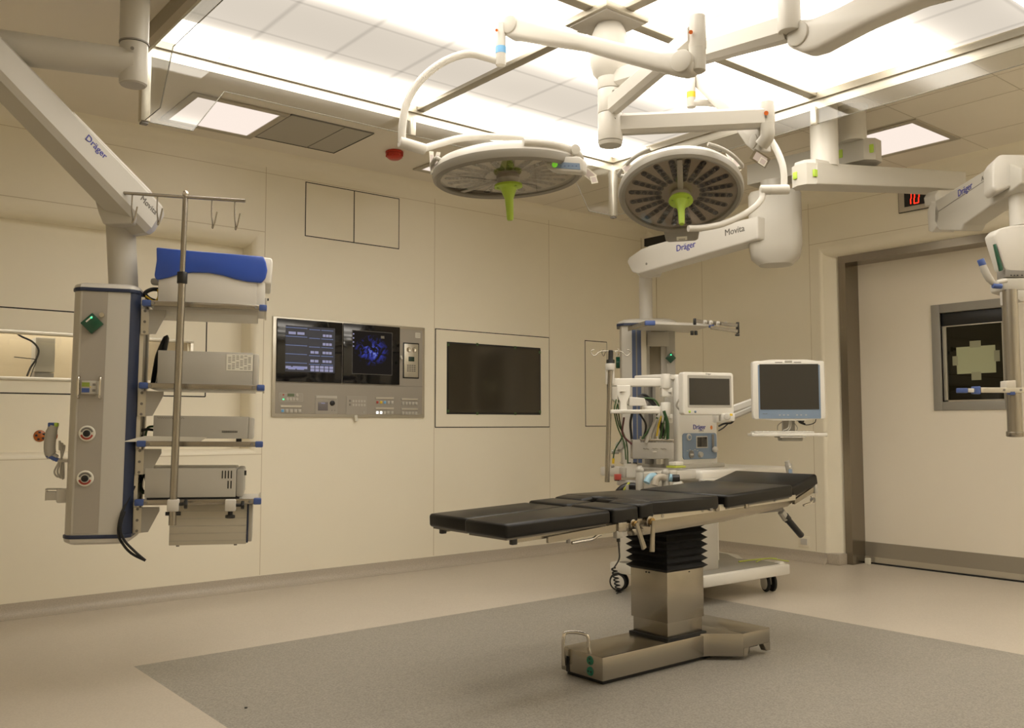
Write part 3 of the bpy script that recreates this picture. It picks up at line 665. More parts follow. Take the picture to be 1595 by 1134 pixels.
for px in (62, 80):
    x, z = sx(px, YF+RD, 679); b = MB(); b.lathe([(.036, 0), (.034, .008), (.020, .014)], (x, yb, z), (0, -1, 0), amber, 24)
    for a in range(5): b.box((x+.022*math.cos(a*1.256+.5), yb-.012, z+.022*math.sin(a*1.256+.5)), (.014, .006, .012), blackr, bev=.002)
    tag(b.build('wall_socket'), 'round amber-red wall socket cap below the narrow window, %s' % ('fully visible' if px == 62 else 'half behind the handset'), 'wall socket')

# right wall fittings: clock, switch plate, black speaker
t = thing('digital_clock', (XR, 3.2, 2.68), 'digital wall clock with red digits, half hidden by the ceiling arm above the door', 'clock')
FR = PM((XR, 0, 0), (0, -1, 0), (0, 0, 1))    # local x = -Y, y = Z, z = towards room
b = MB(FR); b.box((-3.20, 2.775, .010), (.42, .17, .02), mat('clock_case', (.50, .46, .38), .4), bev=.002); b.build('clock_case', t)
b = MB(FR); b.box((-3.20, 2.775, .010), (.43, .18, .012), blackline, bev=.002); b.build('clock_rim', t)
b = MB(FR); b.box((-3.195, 2.778, .0205), (.34, .11, .003), black); b.build('clock_face', t)
b = MB(FR)
def seg(x, z, which):
    h, w, tt = .040, .034, .0075
    S = {'t': ((0, h), (w, tt)), 'm': ((0, 0), (w, tt)), 'b': ((0, -h), (w, tt)), 'tl': ((-w/2, h/2), (tt, h)), 'tr': ((w/2, h/2), (tt, h)), 'bl': ((-w/2, -h/2), (tt, h)), 'br': ((w/2, -h/2), (tt, h))}
    for k in which: (dx, dz), (a, c) = S[k]; b.box((x+dx+dz*.12, z+dz, .0225), (a, c, .001), text_red, bev=.0003)
seg(-3.330, 2.778, ('tr', 'br')); seg(-3.270, 2.778, ('t', 'b', 'tl', 'tr', 'bl', 'br'))
b.build('clock_digits', t)
b = MB(FR); b.box((-4.30, .155, .004), (.10, .09, .008), wallm, bev=.002); b.box((-4.30, .155, .009), (.06, .05, .003), white, bev=.001); tag(b.build('wall_outlet'), 'small square cream wall outlet low on the wall left of the door', 'outlet')

# ------------------------------------------------------------------ more helpers
def WZ(px, py, z):
    d = FW + RT*((px-797.5)/FPX) - UP*((py-567)/FPX); k = (z-EYE)/d.z; return Vector((0, 0, EYE)) + k*d
def WX(px, py, X=None, Yp=None):
    d = FW + RT*((px-797.5)/FPX) - UP*((py-567)/FPX); k = X/d.x if X is not None else Yp/d.y; return Vector((0, 0, EYE)) + k*d
class VP:
    """vertical plane through two points; maps pixels onto it (x along, y = up, z = towards the camera)"""
    def __init__(s, A, B):
        s.A = Vector(A); d = Vector(B)-s.A; d.z = 0; s.x = d.normalized(); s.z = s.x.cross(Vector((0, 0, 1)))
        if s.z.dot(-s.A) < 0: s.x = -s.x; s.z = -s.z
        s.M = PM(s.A, s.x, (0, 0, 1))
    def uv(s, px, py, off=0.):
        d = FW + RT*((px-797.5)/FPX) - UP*((py-567)/FPX); c = Vector((0, 0, EYE)); a = s.A + s.z*off
        k = (a-c).dot(s.z)/d.dot(s.z); q = c+k*d-s.A; return (q.dot(s.x), q.z)
    def outline(s, pix, off=0.): return [s.uv(*p, off) for p in pix]
    def slab(s, mb, pix, w, m, bev=.01, front=True, seg=3):
        """outline seen on the front face; thickness w goes away from the camera"""
        mb.prism(s.outline(pix), -w, 0, m, s.M, bev, seg)
    def text(s, mb, st, px, py, size, m, ang=0., off=.0008, squash=1.):
        u, v = s.uv(px, py); c, n = math.cos(ang), math.sin(ang)
        mb.text(st, size, s.A+s.x*u+Vector((0, 0, v))+s.z*off, s.x*c+Vector((0, 0, n)), -s.x*n+Vector((0, 0, c)), m)
def octo(w, h, c): return [(-w/2+c, -h/2), (w/2-c, -h/2), (w/2, -h/2+c), (w/2, h/2-c), (w/2-c, h/2), (-w/2+c, h/2), (-w/2, h/2-c), (-w/2, -h/2+c)]

# ================================================================== LEFT SUPPORT TUBE
t = thing('ceiling_support_arm', W(209, 125, 3.7), 'grey-white round ceiling support tube with a horizontal pipe arm in the top left corner', 'ceiling arm')
A = W(208, 100, 3.70)
b = MB(); b.cyl((A.x, A.y, A.z+.085), (A.x, A.y, ZC), .056, offw, n=36); b.lathe([(.058, 0), (.058, .006)], (A.x, A.y, A.z+.082), (0, 0, 1), greyd, 36); b.build('drop_tube', t)
b = MB(); b.cyl((A.x, A.y, A.z-.085), (A.x, A.y, A.z+.082), .054, offw, n=36, bev=.004); b.lathe([(.048, 0), (.050, .004)], (A.x, A.y, A.z-.089), (0, 0, 1), pgrey, 36)
b.cyl(W(206, 75, 3.65)+Vector((0, 0, 0)), W(206, 75, 3.63), .007, greyd, n=12); b.build('pivot_joint', t)
b = MB(); E0 = W(-130, 55, 3.42); b.cyl(A, E0, .060, offw, .066, n=32); b.sphere(E0, .066, offw); b.build('pipe_arm', t)
b = MB(); b.cyl(E0-Vector((0, 0, .12)), E0+Vector((0, 0, .10)), .085, offw, n=32, bev=.01); b.build('pivot_joint', t)

# ================================================================== LEFT PENDANT
root = W(158, 833, 3.95)
pend = thing('supply_pendant', root, 'grey-white ceiling supply column with blue edge strips hanging left with equipment shelves', 'supply pendant', (0, R(.7), R(-24)))
PL = WM[pend.name]
S = 1/374.
def lx_(px): return (px-163)*S
def lz(py): return (838-py)*S
H = 1.062
def cs(ins=0.):   # column cross-section
    return [(-.128+ins, .12), (-.128+ins, -.10), (-.115+ins*.7, -.132+ins*.3), (-.095, -.15+ins), (.095, -.15+ins), (.112-ins*.7, -.140+ins*.3), (.130-ins, -.112), (.134-ins, .12), (.10, .15-ins), (-.10, .15-ins)]
b = MB(PL); b.prism(cs(), .014, H-.02, offw); b.build('column_body', pend)
b = MB(PL); b.box((-.038, -.1505, H/2), (.098, .003, H-.045), pgrey); b.build('front_panel', pend)
b = MB(PL); b.prism([(.100, -.1475), (.113, -.1425), (.1335, -.110), (.1365, -.100), (.110, -.13)], .014, H-.02, blued)
b.build('blue_edge_strip', pend)
b = MB(PL); b.prism([(.134, .12), (.134, -.09), (.150, -.085), (.150, .12)], .02, H-.03, alum); b.box((.1515, .02, H/2), (.004, .05, H-.08), greyd); b.build('side_rail_profile', pend)
b = MB(PL); pts = [(x*1.045, y*1.045) for x, y in cs()]; b.prism(pts, 0, .016, blued, None, .004); b.build('blue_trim', pend)
b = MB(PL); b.prism(pts, H-.022, H-.006, blued, None, .004); b.build('blue_trim', pend)
def cap(z0, dz, sgn):
    b = MB(PL)
    loops = []
    for f, h in ((1.03, 0), (1.0, .5), (.86, .85), (.6, 1.0)): loops.append([(x*f, y*f, z0+sgn*dz*h) for x, y in cs()])
    b.sect([[Vector(p) for p in l] for l in loops], white); b.build('end_cap', pend)
cap(H-.006, .026, 1); cap(0, .030, -1)
def green_socket(mb, x, y, z, s=.030, M=None):
    mb.prism([(0, s*1.0), (-s, 0), (0, -s), (s, 0)], 0, .022, greend, Matrix.Translation((x, y, z)) @ Euler((R(90), 0, 0)).to_matrix().to_4x4(), .003)
b = MB(PL); green_socket(b, -.045, -.150, lz(501), .045); b.box((-.055, -.1735, lz(496)+.004), (.034, .002, .006), paper, (0, R(-45), 0)); b.sphere((-.047, -.173, lz(492)), .004, ledm)
b.cyl((-.008, -.15, lz(487)), (-.008, -.172, lz(487)), .010, chrome, n=16); b.build('green_socket', pend)
b = MB(PL); z = lz(602); b.box((-.044, -.160, z), (.066, .018, .056), offw, bev=.003); b.box((-.058, -.1695, z+.012), (.030, .002, .018), mat('lcd_lime', (.25, .32, .05), .3)); b.box((-.058, -.1695, z-.012), (.030, .002, .018), blue)
for dz in (-.012, .012): b.box((-.026, -.1695, z+dz), (.012, .002, .010), greyd)
b.sphere((-.040, -.170, z+.002), .0025, yellow)
b.build('monitoring_unit', pend)
for dx in (-.086, -.002):
    b = MB(PL); x = dx; b.tube([(x, -.15, z+.044), (x, -.178, z+.040), (x, -.180, z), (x, -.178, z-.040), (x, -.15, z-.044)], .0055, chrome, 10); b.build('handle', pend)
for py in (674, 744):
    b = MB(PL); z = lz(py); o = (-.048, -.150, z)
    b.lathe([(.033, 0), (.033, .006), (.030, .009)], o, (0, -1, 0), paper, 32); b.lathe([(.014, .009), (.014, .016), (.011, .018)], o, (0, -1, 0), black, 20)
    ring = MB(PL)
    for a0, a1, m in ((200, 340, redd), (20, 160, greyd)):
        for a in range(a0, a1, 14):
            c, s_ = math.cos(R(a+7)), math.sin(R(a+7)); b.box((-.048+.022*c, -.1595, z+.022*s_), (.0075, .002, .009), m, (0, R(-(a+7)), 0))
    ring.bm.free(); b.build('gas_dial', pend)
# handset holder and socket at the left side
b = MB(PL); z = lz(690); x = -.205
b.tube([(x+.006, -.05, z+.075), (x-.004, -.05, z+.02), (x-.002, -.05, z-.04), (x+.022, -.05, z-.065)], [.020, .023, .023, .016], greyp, 14)
b.box((x+.000, -.05, z+.078), (.026, .036, .018), blue, bev=.004); b.box((x+.018, -.05, z+.078), (.014, .036, .018), green, bev=.004)
b.box((x+.010, -.05, z-.062), (.05, .038, .016), blue, (0, R(28), 0), .005); b.box((x+.055, -.05, z-.075), (.05, .03, .012), offw, bev=.002); hh = b.build('handset', pend)
b = MB(PL)
for k in range(3): b.tube([(x+.035, -.055, z-.03), (x+.055-.01*k, -.06, z-.01+.01*k), (x+.045, -.06, z-.06), (x+.020+.012*k, -.06, z-.12), (x+.04+.008*k, -.06, z-.14-.005*k), (x+.052, -.055, z-.07)], .004, greyp, 8)
b.build('coiled_cable', hh)
b = MB(PL); z = lz(773); b.box((-.150, -.05, z), (.045, .05, .06), white, bev=.008); b.box((-.19, -.05, z), (.05, .036, .036), offw, bev=.003); b.box((-.185, -.05, z+.028), (.06, .04, .005), greyp); b.box((-.214, -.05, z+.005), (.005, .03, .05), alum); b.build('side_bracket', pend)
# post and lift arm
b = MB(); p1 = W(187, 340, 4.05); b.cyl(PL @ Vector((.05, 0, H+.01)), p1+Vector((0, 0, .02)), .061, offw, n=36); b.build('post', pend)
V = VP(W(148, 330, 3.93), W(210, 330, 3.92))
b = MB(); V.slab(b, [(147, 311), (202, 308), (211, 338), (206, 348), (160, 349), (153, 332)], .16, offw, .008); b.build('knuckle', pend)
b = MB(); P0, P1 = W(215, 330, 4.02), W(-130, -30, 3.2)
sec0 = [(-.075, -.060), (-.055, -.085), (.055, -.085), (.075, -.060), (.075, .055), (.045, .085), (-.045, .085), (-.075, .055)]
sec1 = [(x*.86, y*.80) for x, y in sec0]
dd = (P1-P0).normalized(); Pe = P0-dd*.05; b.beam(P1, Pe, sec1, offw, poly1=sec0); b.beam(Pe, Pe-dd*.03, sec0, offw, poly1=[(x*.8, y*.8) for x, y in sec0])
Fm = frame(P0-P1); Pm = P0+(P1-P0)*.42
b.beam(Pm+Fm @ Vector((0, .062, 0)), P0+dd*.02+Fm @ Vector((0, .078, 0)), octo(.11, .05, .02), white)
arm = b.build('lift_arm', pend)
def arm_text(mb, st, t_, size, m, h=.0):
    c = P1+(P0-P1)*t_; side = Fm.col[0]; 
    if side.dot(-c) < 0: side = -side
    yv = Fm.col[1]; al = (P0-P1).normalized()
    if al.cross(yv).dot(side) < 0: yv = -yv
    w_ = .0752*(.86+.14*t_)
    mb.text(st, size, c+side*(w_+.0008)+Fm.col[1]*h, al, yv, m)
b = MB(); arm_text(b, 'Dräger', .70, .040, text_blue, .022); b.build('lettering', arm)
b = MB(); arm_text(b, 'Movita', .985, .036, text_grey, .012); b.build('lettering', arm)
b = MB(); b.cyl(P1-Vector((0, 0, .16)), P1+Vector((0, 0, .30)), .10, offw, n=32, bev=.01); b.cyl(P1+Vector((0, 0, .30)), (P1.x, P1.y, ZC), .08, offw, n=32); b.build('ceiling_post', pend)

# shelves
SH = [(lz(464), .0), (lz(597), 0), (lz(690), 0), (lz(783), 0)]
for k, (z, _) in enumerate(SH):
    x0, x1 = .168, .655
    b = MB(PL); b.bx(x0, x1, -.135, .25, z-.004, z+.006, white); b.bx(x0+.02, x1-.03, -.10, .25, z-.030 if k == 0 else z-.012, z-.004, white, .004); sh = b.build('shelf', pend)
    b = MB(PL); b.bx(x0, x1, -.150, -.138, z-.011, z+.012, steelh, .002); b.bx(x1+.0, x1+.008, -.14, .25, z-.011, z+.012, alum, .002); b.build('rail', sh)
    for xa, xb, xx in ((x0-.022, x0+.016, x0+.022), (x1-.024, x1+.010, x1-.036)): b = MB(PL); b.bx(xa, xb, -.154, -.110, z-.013, z+.014, blue, .005); b.cyl((xx, -.1495, z), (xx, -.154, z), .007, greyd, n=14); b.build('blue_corner', sh)
    b = MB(PL); b.bx(.138, .172, -.105, -.095, z-.132, z-.022, alum, .002)
    b.prism([(.172, z-.022), (.242, z-.022), (.242, z-.040), (.200, z-.128), (.172, z-.130)], .095, .105, greyp, PL.inverted() @ PM(PL @ Vector((0, 0, 0)), PL.to_3x3() @ Vector((1, 0, 0)), PL.to_3x3() @ Vector((0, 0, 1))))
    for dz in (.030, .077, .122): b.cyl((.155, -.105, z-dz), (.155, -.108, z-dz), .006, greyd, n=12)
    b.build('bracket', sh)
# equipment on the shelves
LW = lambda x, y, z: PL @ Vector((x, y, z))
def wq(px, py): return (190+px/4.5375, 370+py/4.536)
VF = PL.inverted() @ PM(PL @ Vector((0, 0, 0)), PL.to_3x3() @ Vector((1, 0, 0)), PL.to_3x3() @ Vector((0, 0, 1)))
def eq(name, label, cat): return thing(name, LW(.4, .05, 0), label, cat)
z0 = SH[0][0]+.006
t = thing('endoscopy_unit', LW(.42, .05, z0), 'large white device with a curved blue cover on the top pendant shelf', 'medical device', (0, R(.7), R(-24)))
b = MB(PL); b.bx(.205, .620, -.115, .24, z0, z0+.150, white, .006); b.bx(.618, .655, -.110, .235, z0+.008, z0+.16, whitew, .006); b.bx(.655, .664, -.07, .2, z0+.01, z0+.05, offw, .003); b.cyl((.665, -.075, z0+.042), (.672, -.075, z0+.042), .006, black, n=10); body = b.build('housing', t)
ol = [wq(*p) for p in ((235, 52), (240, 150), (228, 262), (238, 288), (258, 292), (330, 270), (400, 242), (480, 226), (600, 222), (700, 236), (800, 262), (880, 275), (975, 278), (1005, 240), (1016, 180), (1003, 115), (985, 76), (800, 70), (500, 63), (300, 55))]
pl = [(lx_(a)*1.02-.022, lz(c)+.028) for a, c in ol]
b = MB(PL); b.prism(pl, -.235, .125, bluec, VF, .006, 3); b.build('blue_cover', t)
wb = [wq(*p) for p in ((940, 76), (1050, 80), (1060, 110), (1050, 278), (960, 278))]
b = MB(PL); b.prism([(lx_(a)-.012, lz(c)+.028) for a, c in wb], -.23, .112, whitew, VF, .008, 3); b.build('front_bezel', t)
b = MB(PL); b.box((.187, .0, lz(421)), (.05, .05, .028), greyp, bev=.01); b.build('rear_connector', t)
z1 = SH[1][0]+.006
t = thing('camera_control_unit', LW(.42, .05, z1), 'flat grey metal device with a white text label, second pendant shelf from the top', 'medical device', (0, R(.7), R(-24)))
b = MB(PL); b.bx(.215, .612, -.115, .24, z1+.004, z1+.150, greyp, .002); b.bx(.612, .636, -.113, .238, z1+.004, z1+.146, offw, .006); b.build('housing', t)
b = MB(PL); b.box((.555, -.1158, z1+.105), (.112, .001, .072), paper)
for i in range(6):
    for j in range(9):
        if (i+j) % 5: b.box((.512+i*.017, -.1168, z1+.135-j*.0072), (.012, .0006, .0028), greyd)
b.build('label_plate', t)
z2 = SH[2][0]+.006
t = thing('video_processor', LW(.42, .05, z2), 'slim grey device with a row of small vents, third pendant shelf from the top', 'medical device', (0, R(.7), R(-24)))
b = MB(PL); b.bx(.205, .600, -.10, .24, z2+.018, z2+.116, greyp, .002); b.bx(.600, .622, -.098, .238, z2+.016, z2+.112, offw, .006)
for xx in (.23, .56): b.cyl((xx, -.06, z2), (xx, -.06, z2+.02), .012, black, n=12)
b.build('housing', t)
b = MB(PL)
for i in range(16):
    for j in range(2): b.box((.490+i*.0042, -.1006, z2+.046+j*.005), (.0028, .001, .003), black)
b.build('vents', t); b = MB(PL)
for i in range(24): b.box((.222+i*.0046, -.1006, z2+.108-(i % 2)*.003), (.003, .001, .004), greyd)
b.build('vents', t)
b = MB(PL); zz = z2; b.sect([[Vector(p) for p in l] for l in ([(.10, -.15, zz+.003), (.20, -.12, zz+.003), (.40, -.13, zz+.003), (.38, .0, zz+.003), (.18, .02, zz+.003)], [(.10, -.15, zz+.006), (.175, -.12, zz+.028), (.43, -.13, zz+.024), (.40, .0, zz+.018), (.18, .02, zz+.018)])], mat('sheet_pale', (.62, .59, .50), .5)); b.bx(.44, .56, -.12, -.02, zz, zz+.004, paper)
tag(b.build('document_tray'), 'pale folded sheets lying at the front of the third pendant shelf', 'papers')
z3 = SH[3][0]+.006
t = thing('insufflator', LW(.4, .05, z3), 'light grey device with six black vent slots on the lowest pendant shelf', 'medical device', (0, R(.7), R(-24)))
b = MB(PL); b.bx(.180, .555, -.112, .24, z3+.012, z3+.138, offw, .003); b.bx(.555, .588, -.108, .235, z3+.012, z3+.134, greyp, .010); b.bx(.19, .57, -.10, .2, z3, z3+.012, black, .002); b.cyl((.585, -.07, z3+.115), (.597, -.07, z3+.115), .011, black, n=12); b.build('housing', t)
b = MB(PL)
for i in range(4): b.box((.497+i*.0125, -.1125, z3+.110), (.005, .002, .034), black)
for i in range(2): b.box((.522+i*.0125, -.1125, z3+.066), (.005, .002, .034), black)
b.build('vent_slots', t)
z4 = SH[3][0]-.013
t = thing('electrosurgical_unit', LW(.45, .05, z4-.17), 'beige ribbed metal device hanging under the lowest pendant shelf', 'medical device', (0, R(.7), R(-24)))
b = MB(PL); b.bx(.285, .605, -.100, .22, z4-.175, z4, mat('beige_metal', (.50, .46, .37), .4), .003)
for k in range(5): b.bx(.285, .605, -.1012, -.0995, z4-.03-.032*k, z4-.028-.032*k, greyp)
b.bx(.605, .612, -.1, .22, z4-.17, z4, blued); b.bx(.612, .628, -.1, .22, z4-.165, z4-.005, greyp, .003)
for xx in (.32, .56): b.cyl((xx, -.08, z4-.182), (xx, -.08, z4-.175), .007, greyd, n=10)
b.build('housing', t)
# cables behind the shelves
def cable(name, label, pts, r, m, fr=PL, cat='cable'):
    b = MB(fr); b.tube(pts, r, m, 8); return tag(b.build(name), label, cat)
def lcl(px, py, y): return (lx_(px), y, lz(py))
cable('black_cable', 'thick black cables behind the second pendant shelf', [lcl(230, 595, .05), lcl(234, 560, .05), lcl(238, 540, .04), lcl(250, 512, .03), lcl(246, 545, .03), lcl(240, 590, .03)], .011, black)
cable('power_lead', 'black power lead looping out of the blue-covered device to the column', [lcl(244, 436, -.03), lcl(228, 436, -.04), lcl(217, 443, -.04), lcl(224, 452, -.04), lcl(238, 458, -.03), lcl(234, 470, 0)], .009, black)
cable('earth_lead', 'yellow-green earth lead beside the black lead on the top pendant shelf', [lcl(237, 436, -.05), lcl(238, 448, -.05), lcl(232, 456, -.05), lcl(218, 448, -.05)], .004, yellow)
b = MB(PL)
b.tube([lcl(222, 735, -.02), lcl(212, 765, -.10), lcl(200, 800, -.16), lcl(197, 830, -.165), lcl(205, 848, -.16), lcl(218, 862, -.16), lcl(238, 873, -.16)], .0055, blackr, 8)
b.tube([lcl(222, 745, -.02), lcl(210, 775, -.10), lcl(200, 815, -.165), lcl(205, 838, -.17), lcl(222, 858, -.165), lcl(238, 873, -.16)], .0055, blackr, 8)
tag(b.build('hanging_cable'), 'pair of black cables hanging in a loop below the bottom of the supply column', 'cable')
b = MB(PL); b.tube([lcl(238, 662, -.02), lcl(230, 663, -.02), lcl(227, 668, -.03), lcl(224, 685, -.02)], .005, greencable, 8); b.tube([lcl(238, 668, -.02), lcl(226, 667, -.03), lcl(216, 672, -.03), lcl(222, 684, -.02)], .006, black, 8); tag(b.build('signal_cable'), 'green and black leads plugged into the slim device on the third pendant shelf', 'cable')
b = MB(PL)
for q in range(4): b.tube([lcl(229, 745+4*q, 0), lcl(222+q, 740, -.02), lcl(220, 760, -.01), lcl(224+q, 772, 0)], .006, black if q % 2 else greencable, 8)
tag(b.build('cable_cluster'), 'cluster of black and green leads behind the device on the lowest pendant shelf', 'cable')

# IV pole clamped on the lowest shelf rail
pt_ = W(289, 304, 3.89); pb = W(268.5, 818, 3.80)
t = thing('infusion_pole', pb, 'tall steel infusion pole with a four-hook crossbar clamped to the pendant shelves', 'infusion pole')
md = pb.lerp(pt_, .745)
b = MB(); b.cyl(pb, md, .0155, steel, n=20); b.build('lower_tube', t)
b = MB(); b.cyl(md, pt_+Vector((0, 0, .002)), .0115, steel, n=20); b.sphere(pt_+Vector((0, 0, .006)), .014, chrome); b.build('upper_tube', t)
b = MB(); a = md-(md-pb).normalized()*.025; b.cyl(a, md+(md-pb).normalized()*.025, .021, black, n=24, bev=.003); b.build('locking_collar', t)
V = VP(W(191, 300, 3.78), W(382, 314, 3.82))
e0, e1 = W(191, 300.5, 3.87), W(382, 313, 3.90)
b = MB(); b.cyl(e0, e1, .007, steel, n=14); b.build('crossbar', t)
for hx, hy, dx in ((206, 301, 1), (245, 303, 1), (330, 309, 1), (366, 311, 1)):
    b = MB(); f = (hx-191)/191.; p = e0.lerp(e1, f)
    d = (e1-e0).normalized()
    b.tube([p, p-Vector((0, 0, .07)), p-Vector((0, 0, .105))+d*.004, p-Vector((0, 0, .128))+d*.004, p-Vector((0, 0, .10))+d*.014, p-Vector((0, 0, .055))+d*.022], .0032, steel, 8, k=4); b.build('hook', t)
for n_, (px, py) in enumerate(((270, 787),)):
    c = W(px, py, 3.81); b = MB(PL); q = PL.inverted() @ c
    b.box(q, (.046, .05, .05), white, bev=.005); b.cyl((q.x+.02, q.y, q.z+.004), (q.x+.045, q.y, q.z+.004), .006, black, n=12); b.cyl((q.x+.042, q.y, q.z+.004), (q.x+.056, q.y, q.z+.004), .020, black, n=8, bev=.003)
    b.cyl((q.x-.03, q.y, q.z-.035), (q.x+.03, q.y, q.z-.035), .008, black, n=12); b.build('clamp', t)
c = PL.inverted() @ W(359, 787, 3.84); b = MB(PL); b.box(c, (.044, .05, .048), white, bev=.005); b.cyl((c.x+.02, c.y, c.z), (c.x+.052, c.y, c.z), .007, black, n=12); b.cyl((c.x+.042, c.y, c.z), (c.x+.056, c.y, c.z), .018, black, n=8, bev=.003)
b.cyl((c.x, c.y, c.z-.05), (c.x, c.y, c.z-.024), .010, black, n=12); b.cyl((c.x, c.y, c.z-.054), (c.x, c.y, c.z-.040), .020, black, n=8, bev=.003)
tag(b.build('rail_clamp'), 'empty white rail clamp with black star knobs on the lowest pendant shelf', 'clamp')

# ================================================================== OPERATING LAMPS
CX, CY = W(950, 150, 4.1).x, W(950, 150, 4.1).y
mount = thing('lamp_ceiling_mount', (CX, CY, 2.36), 'white central ceiling column with a bell cover and one arm to the upper right', 'lamp mount')
def zc(py, D=4.1): return W(950, py, D).z
b = MB(); b.cyl((CX, CY, zc(50)), (CX, CY, ZF-.045), .058, white, n=36); b.build('ceiling_tube', mount)
b = MB(); b.lathe([(.055, zc(122)), (.075, zc(114)), (.088, zc(98)), (.090, zc(80)), (.078, zc(52)), (.064, zc(40)), (.058, zc(38))], (CX, CY, 0), (0, 0, 1), white, 40); b.build('bell_cover', mount)
b = MB(); b.cyl((CX, CY, zc(140)), (CX, CY, zc(110)), .055, white, n=36, bev=.002)
for a in (0, 1, 2): b.cyl((CX-.03+.02*a, CY-.055, zc(113)), (CX-.03+.02*a, CY-.057, zc(113)), .004, black, n=8)
b.build('collar', mount)
# arm A : to the upper right
Ae = W(1228, 42, 3.45); As = Vector((CX, CY, zc(124)))
sec = octo(.085, .105, .022)
b = MB(); b.beam(As+(Ae-As)*.03, Ae, octo(.055, .080, .016), white, poly1=sec); b.build('extension_arm', mount)
b = MB(); J = W(1229, 20, 3.42); b.cyl((J.x, J.y, J.z-.075), (J.x, J.y, J.z+.10), .042, white, n=32, bev=.005); b.build('joint', mount)
sp = MB(); V = VP(W(1240, 55, 3.40), W(1430, -5, 3.0)); 
V.slab(sp, [(1222, 30), (1262, 28), (1300, 12), (1345, -12), (1480, -45), (1480, -12), (1424, 3), (1340, 40), (1272, 76), (1250, 82), (1225, 72), (1218, 52)], .085, white, .018); sp_ = sp.build('spring_arm', mount)
b = MB(); u, v = V.uv(1243, 53, .0); b.cyl(V.M @ Vector((u, v, -.088)), V.M @ Vector((u, v, .008)), .046, offw, n=36, bev=.006); b.build('pivot_disc', sp_)

def lamp(name, label, loc, rot, az):
    return thing(name, loc, label, 'operating lamp')
def lamp_head(t, C, nrm, front, dia, screen=True, grip_up=None):
    """nrm: direction the light shines; front: horizontal-ish direction of the control panel"""
    z = -Vector(nrm).normalized(); f = Vector(front); f = (f-z*f.dot(z)).normalized(); x = z.cross(f); y = -f
    M = Matrix((x, y, z)).transposed().to_4x4(); M.translation = Vector(C); r = dia/2
    b = MB(M); b.lathe([(r*.97, -.001), (r*1.0, .010), (r*.985, .030), (r*.93, .050), (r*.80, .066), (r*.5, .078), (r*.2, .082)], (0, 0, 0), (0, 0, 1), white, 72); b.build('housing', t, 30)
    b = MB(M); b.lathe([(r*.895, -.008), (r*.90, -.022), (r*.95, -.028), (r*.99, -.018), (r*1.005, .0), (r*1.0, .014), (r*.96, .012), (r*.895, -.002), (r*.895, -.008)], (0, 0, 0), (0, 0, 1), rimm, 72, caps=False); b.build('rim', t, 30)
    b = MB(M); b.lathe([(.03, 0.), (r*.9, 0.), (r*.9, .004), (.03, .004), (.03, 0)], (0, 0, -.0055), (0, 0, 1), lensbase, 64, caps=False); base = b.build('reflector_disc', t)
    b = MB(M); bl = MB(M)
    for i in range(20):
        a = 2*math.pi*(i+.5)/20; c, s_ = math.cos(a), math.sin(a); M2 = Euler((0, 0, a)).to_matrix()
        r0_, r1_ = r*.30, r*.84
        b.prism(rrect(r1_-r0_, .031, .015, cx=(r0_+r1_)/2), -.0085, -.0052, strip, Matrix.Rotation(a, 4, 'Z'))
        for k in range(5):
            rr = r0_+.02+(r1_-r0_-.04)*k/4 + (0.0 if i % 2 else .004)
            bl.lathe([(.0135, 0), (.013, .002), (.008, .0035), (.003, .001)], (rr*c, rr*s_, -.0083), (0, 0, -1), lensm, 14)
    b.build('reflector_strip', base); bl.build('lens_array', base)
    b = MB(M); b.lathe([(.05, -.017), (r*.90, -.017), (r*.90, -.019), (.05, -.019), (.05, -.017)], (0, 0, 0), (0, 0, 1), clearcov, 64, caps=False); b.build('cover_glass', t)
    b = MB(M); b.lathe([(.050, -.004), (.048, -.030), (.040, -.045)], (0, 0, 0), (0, 0, 1), pgrey, 32); b.box((0, r*.48, -.014), (.028, r*.75, .012), pgrey, bev=.003); b.build('hub', t)
    b = MB(M)
    b.lathe([(.030, -.040), (.058, -.044), (.060, -.054), (.035, -.060), (.026, -.085), (.018, -.105), (.014, -.190), (.011, -.196)], (0, 0, 0), (0, 0, 1), green, 36)
    for a in (.4, 2.5, 4.6): b.cyl((.045*math.cos(a), .045*math.sin(a), -.060), (.045*math.cos(a), .045*math.sin(a), -.050), .006, mat('green_dark_plastic', (.25, .38, .04), .4), n=10)
    b.build('sterile_handle', t)
    return M
# --- lamp 1 (left)
C1 = W(791, 272, 3.85)
L1 = thing('surgical_lamp', C1, 'left operating lamp seen edge-on, with a light blue band on its arm', 'operating lamp')
hx = Vector((FW.x, FW.y, 0)).normalized()
n1 = Vector((0, 0, -1)) + RT*.05 - hx*.0
M1 = lamp_head(L1, C1, n1, RT*.75-hx*.66, .635)
# grey side rails (grips) + white bow on the back
r = .3175
def ringpts(M, a0, a1, rr, z, n=14): return [M @ Vector((rr*math.cos(R(a0+(a1-a0)*i/n)), rr*math.sin(R(a0+(a1-a0)*i/n)), z+ .0)) for i in range(n+1)]
RTl = (M1.inverted().to_3x3() @ RT); aR = math.degrees(math.atan2(RTl.y, RTl.x))     # azimuth of screen-right in the head frame
b = MB(); pts = ringpts(M1, aR+120, aR+205, r*1.0, .045); pts = [M1 @ Vector((*(.86*(M1.inverted() @ pts[0]).xy), .055))]+pts+[M1 @ Vector((*(.9*(M1.inverted() @ pts[-1]).xy), .03))]
b.tube(pts, .010, greyp, 10, k=2); b.build('side_grip', L1)
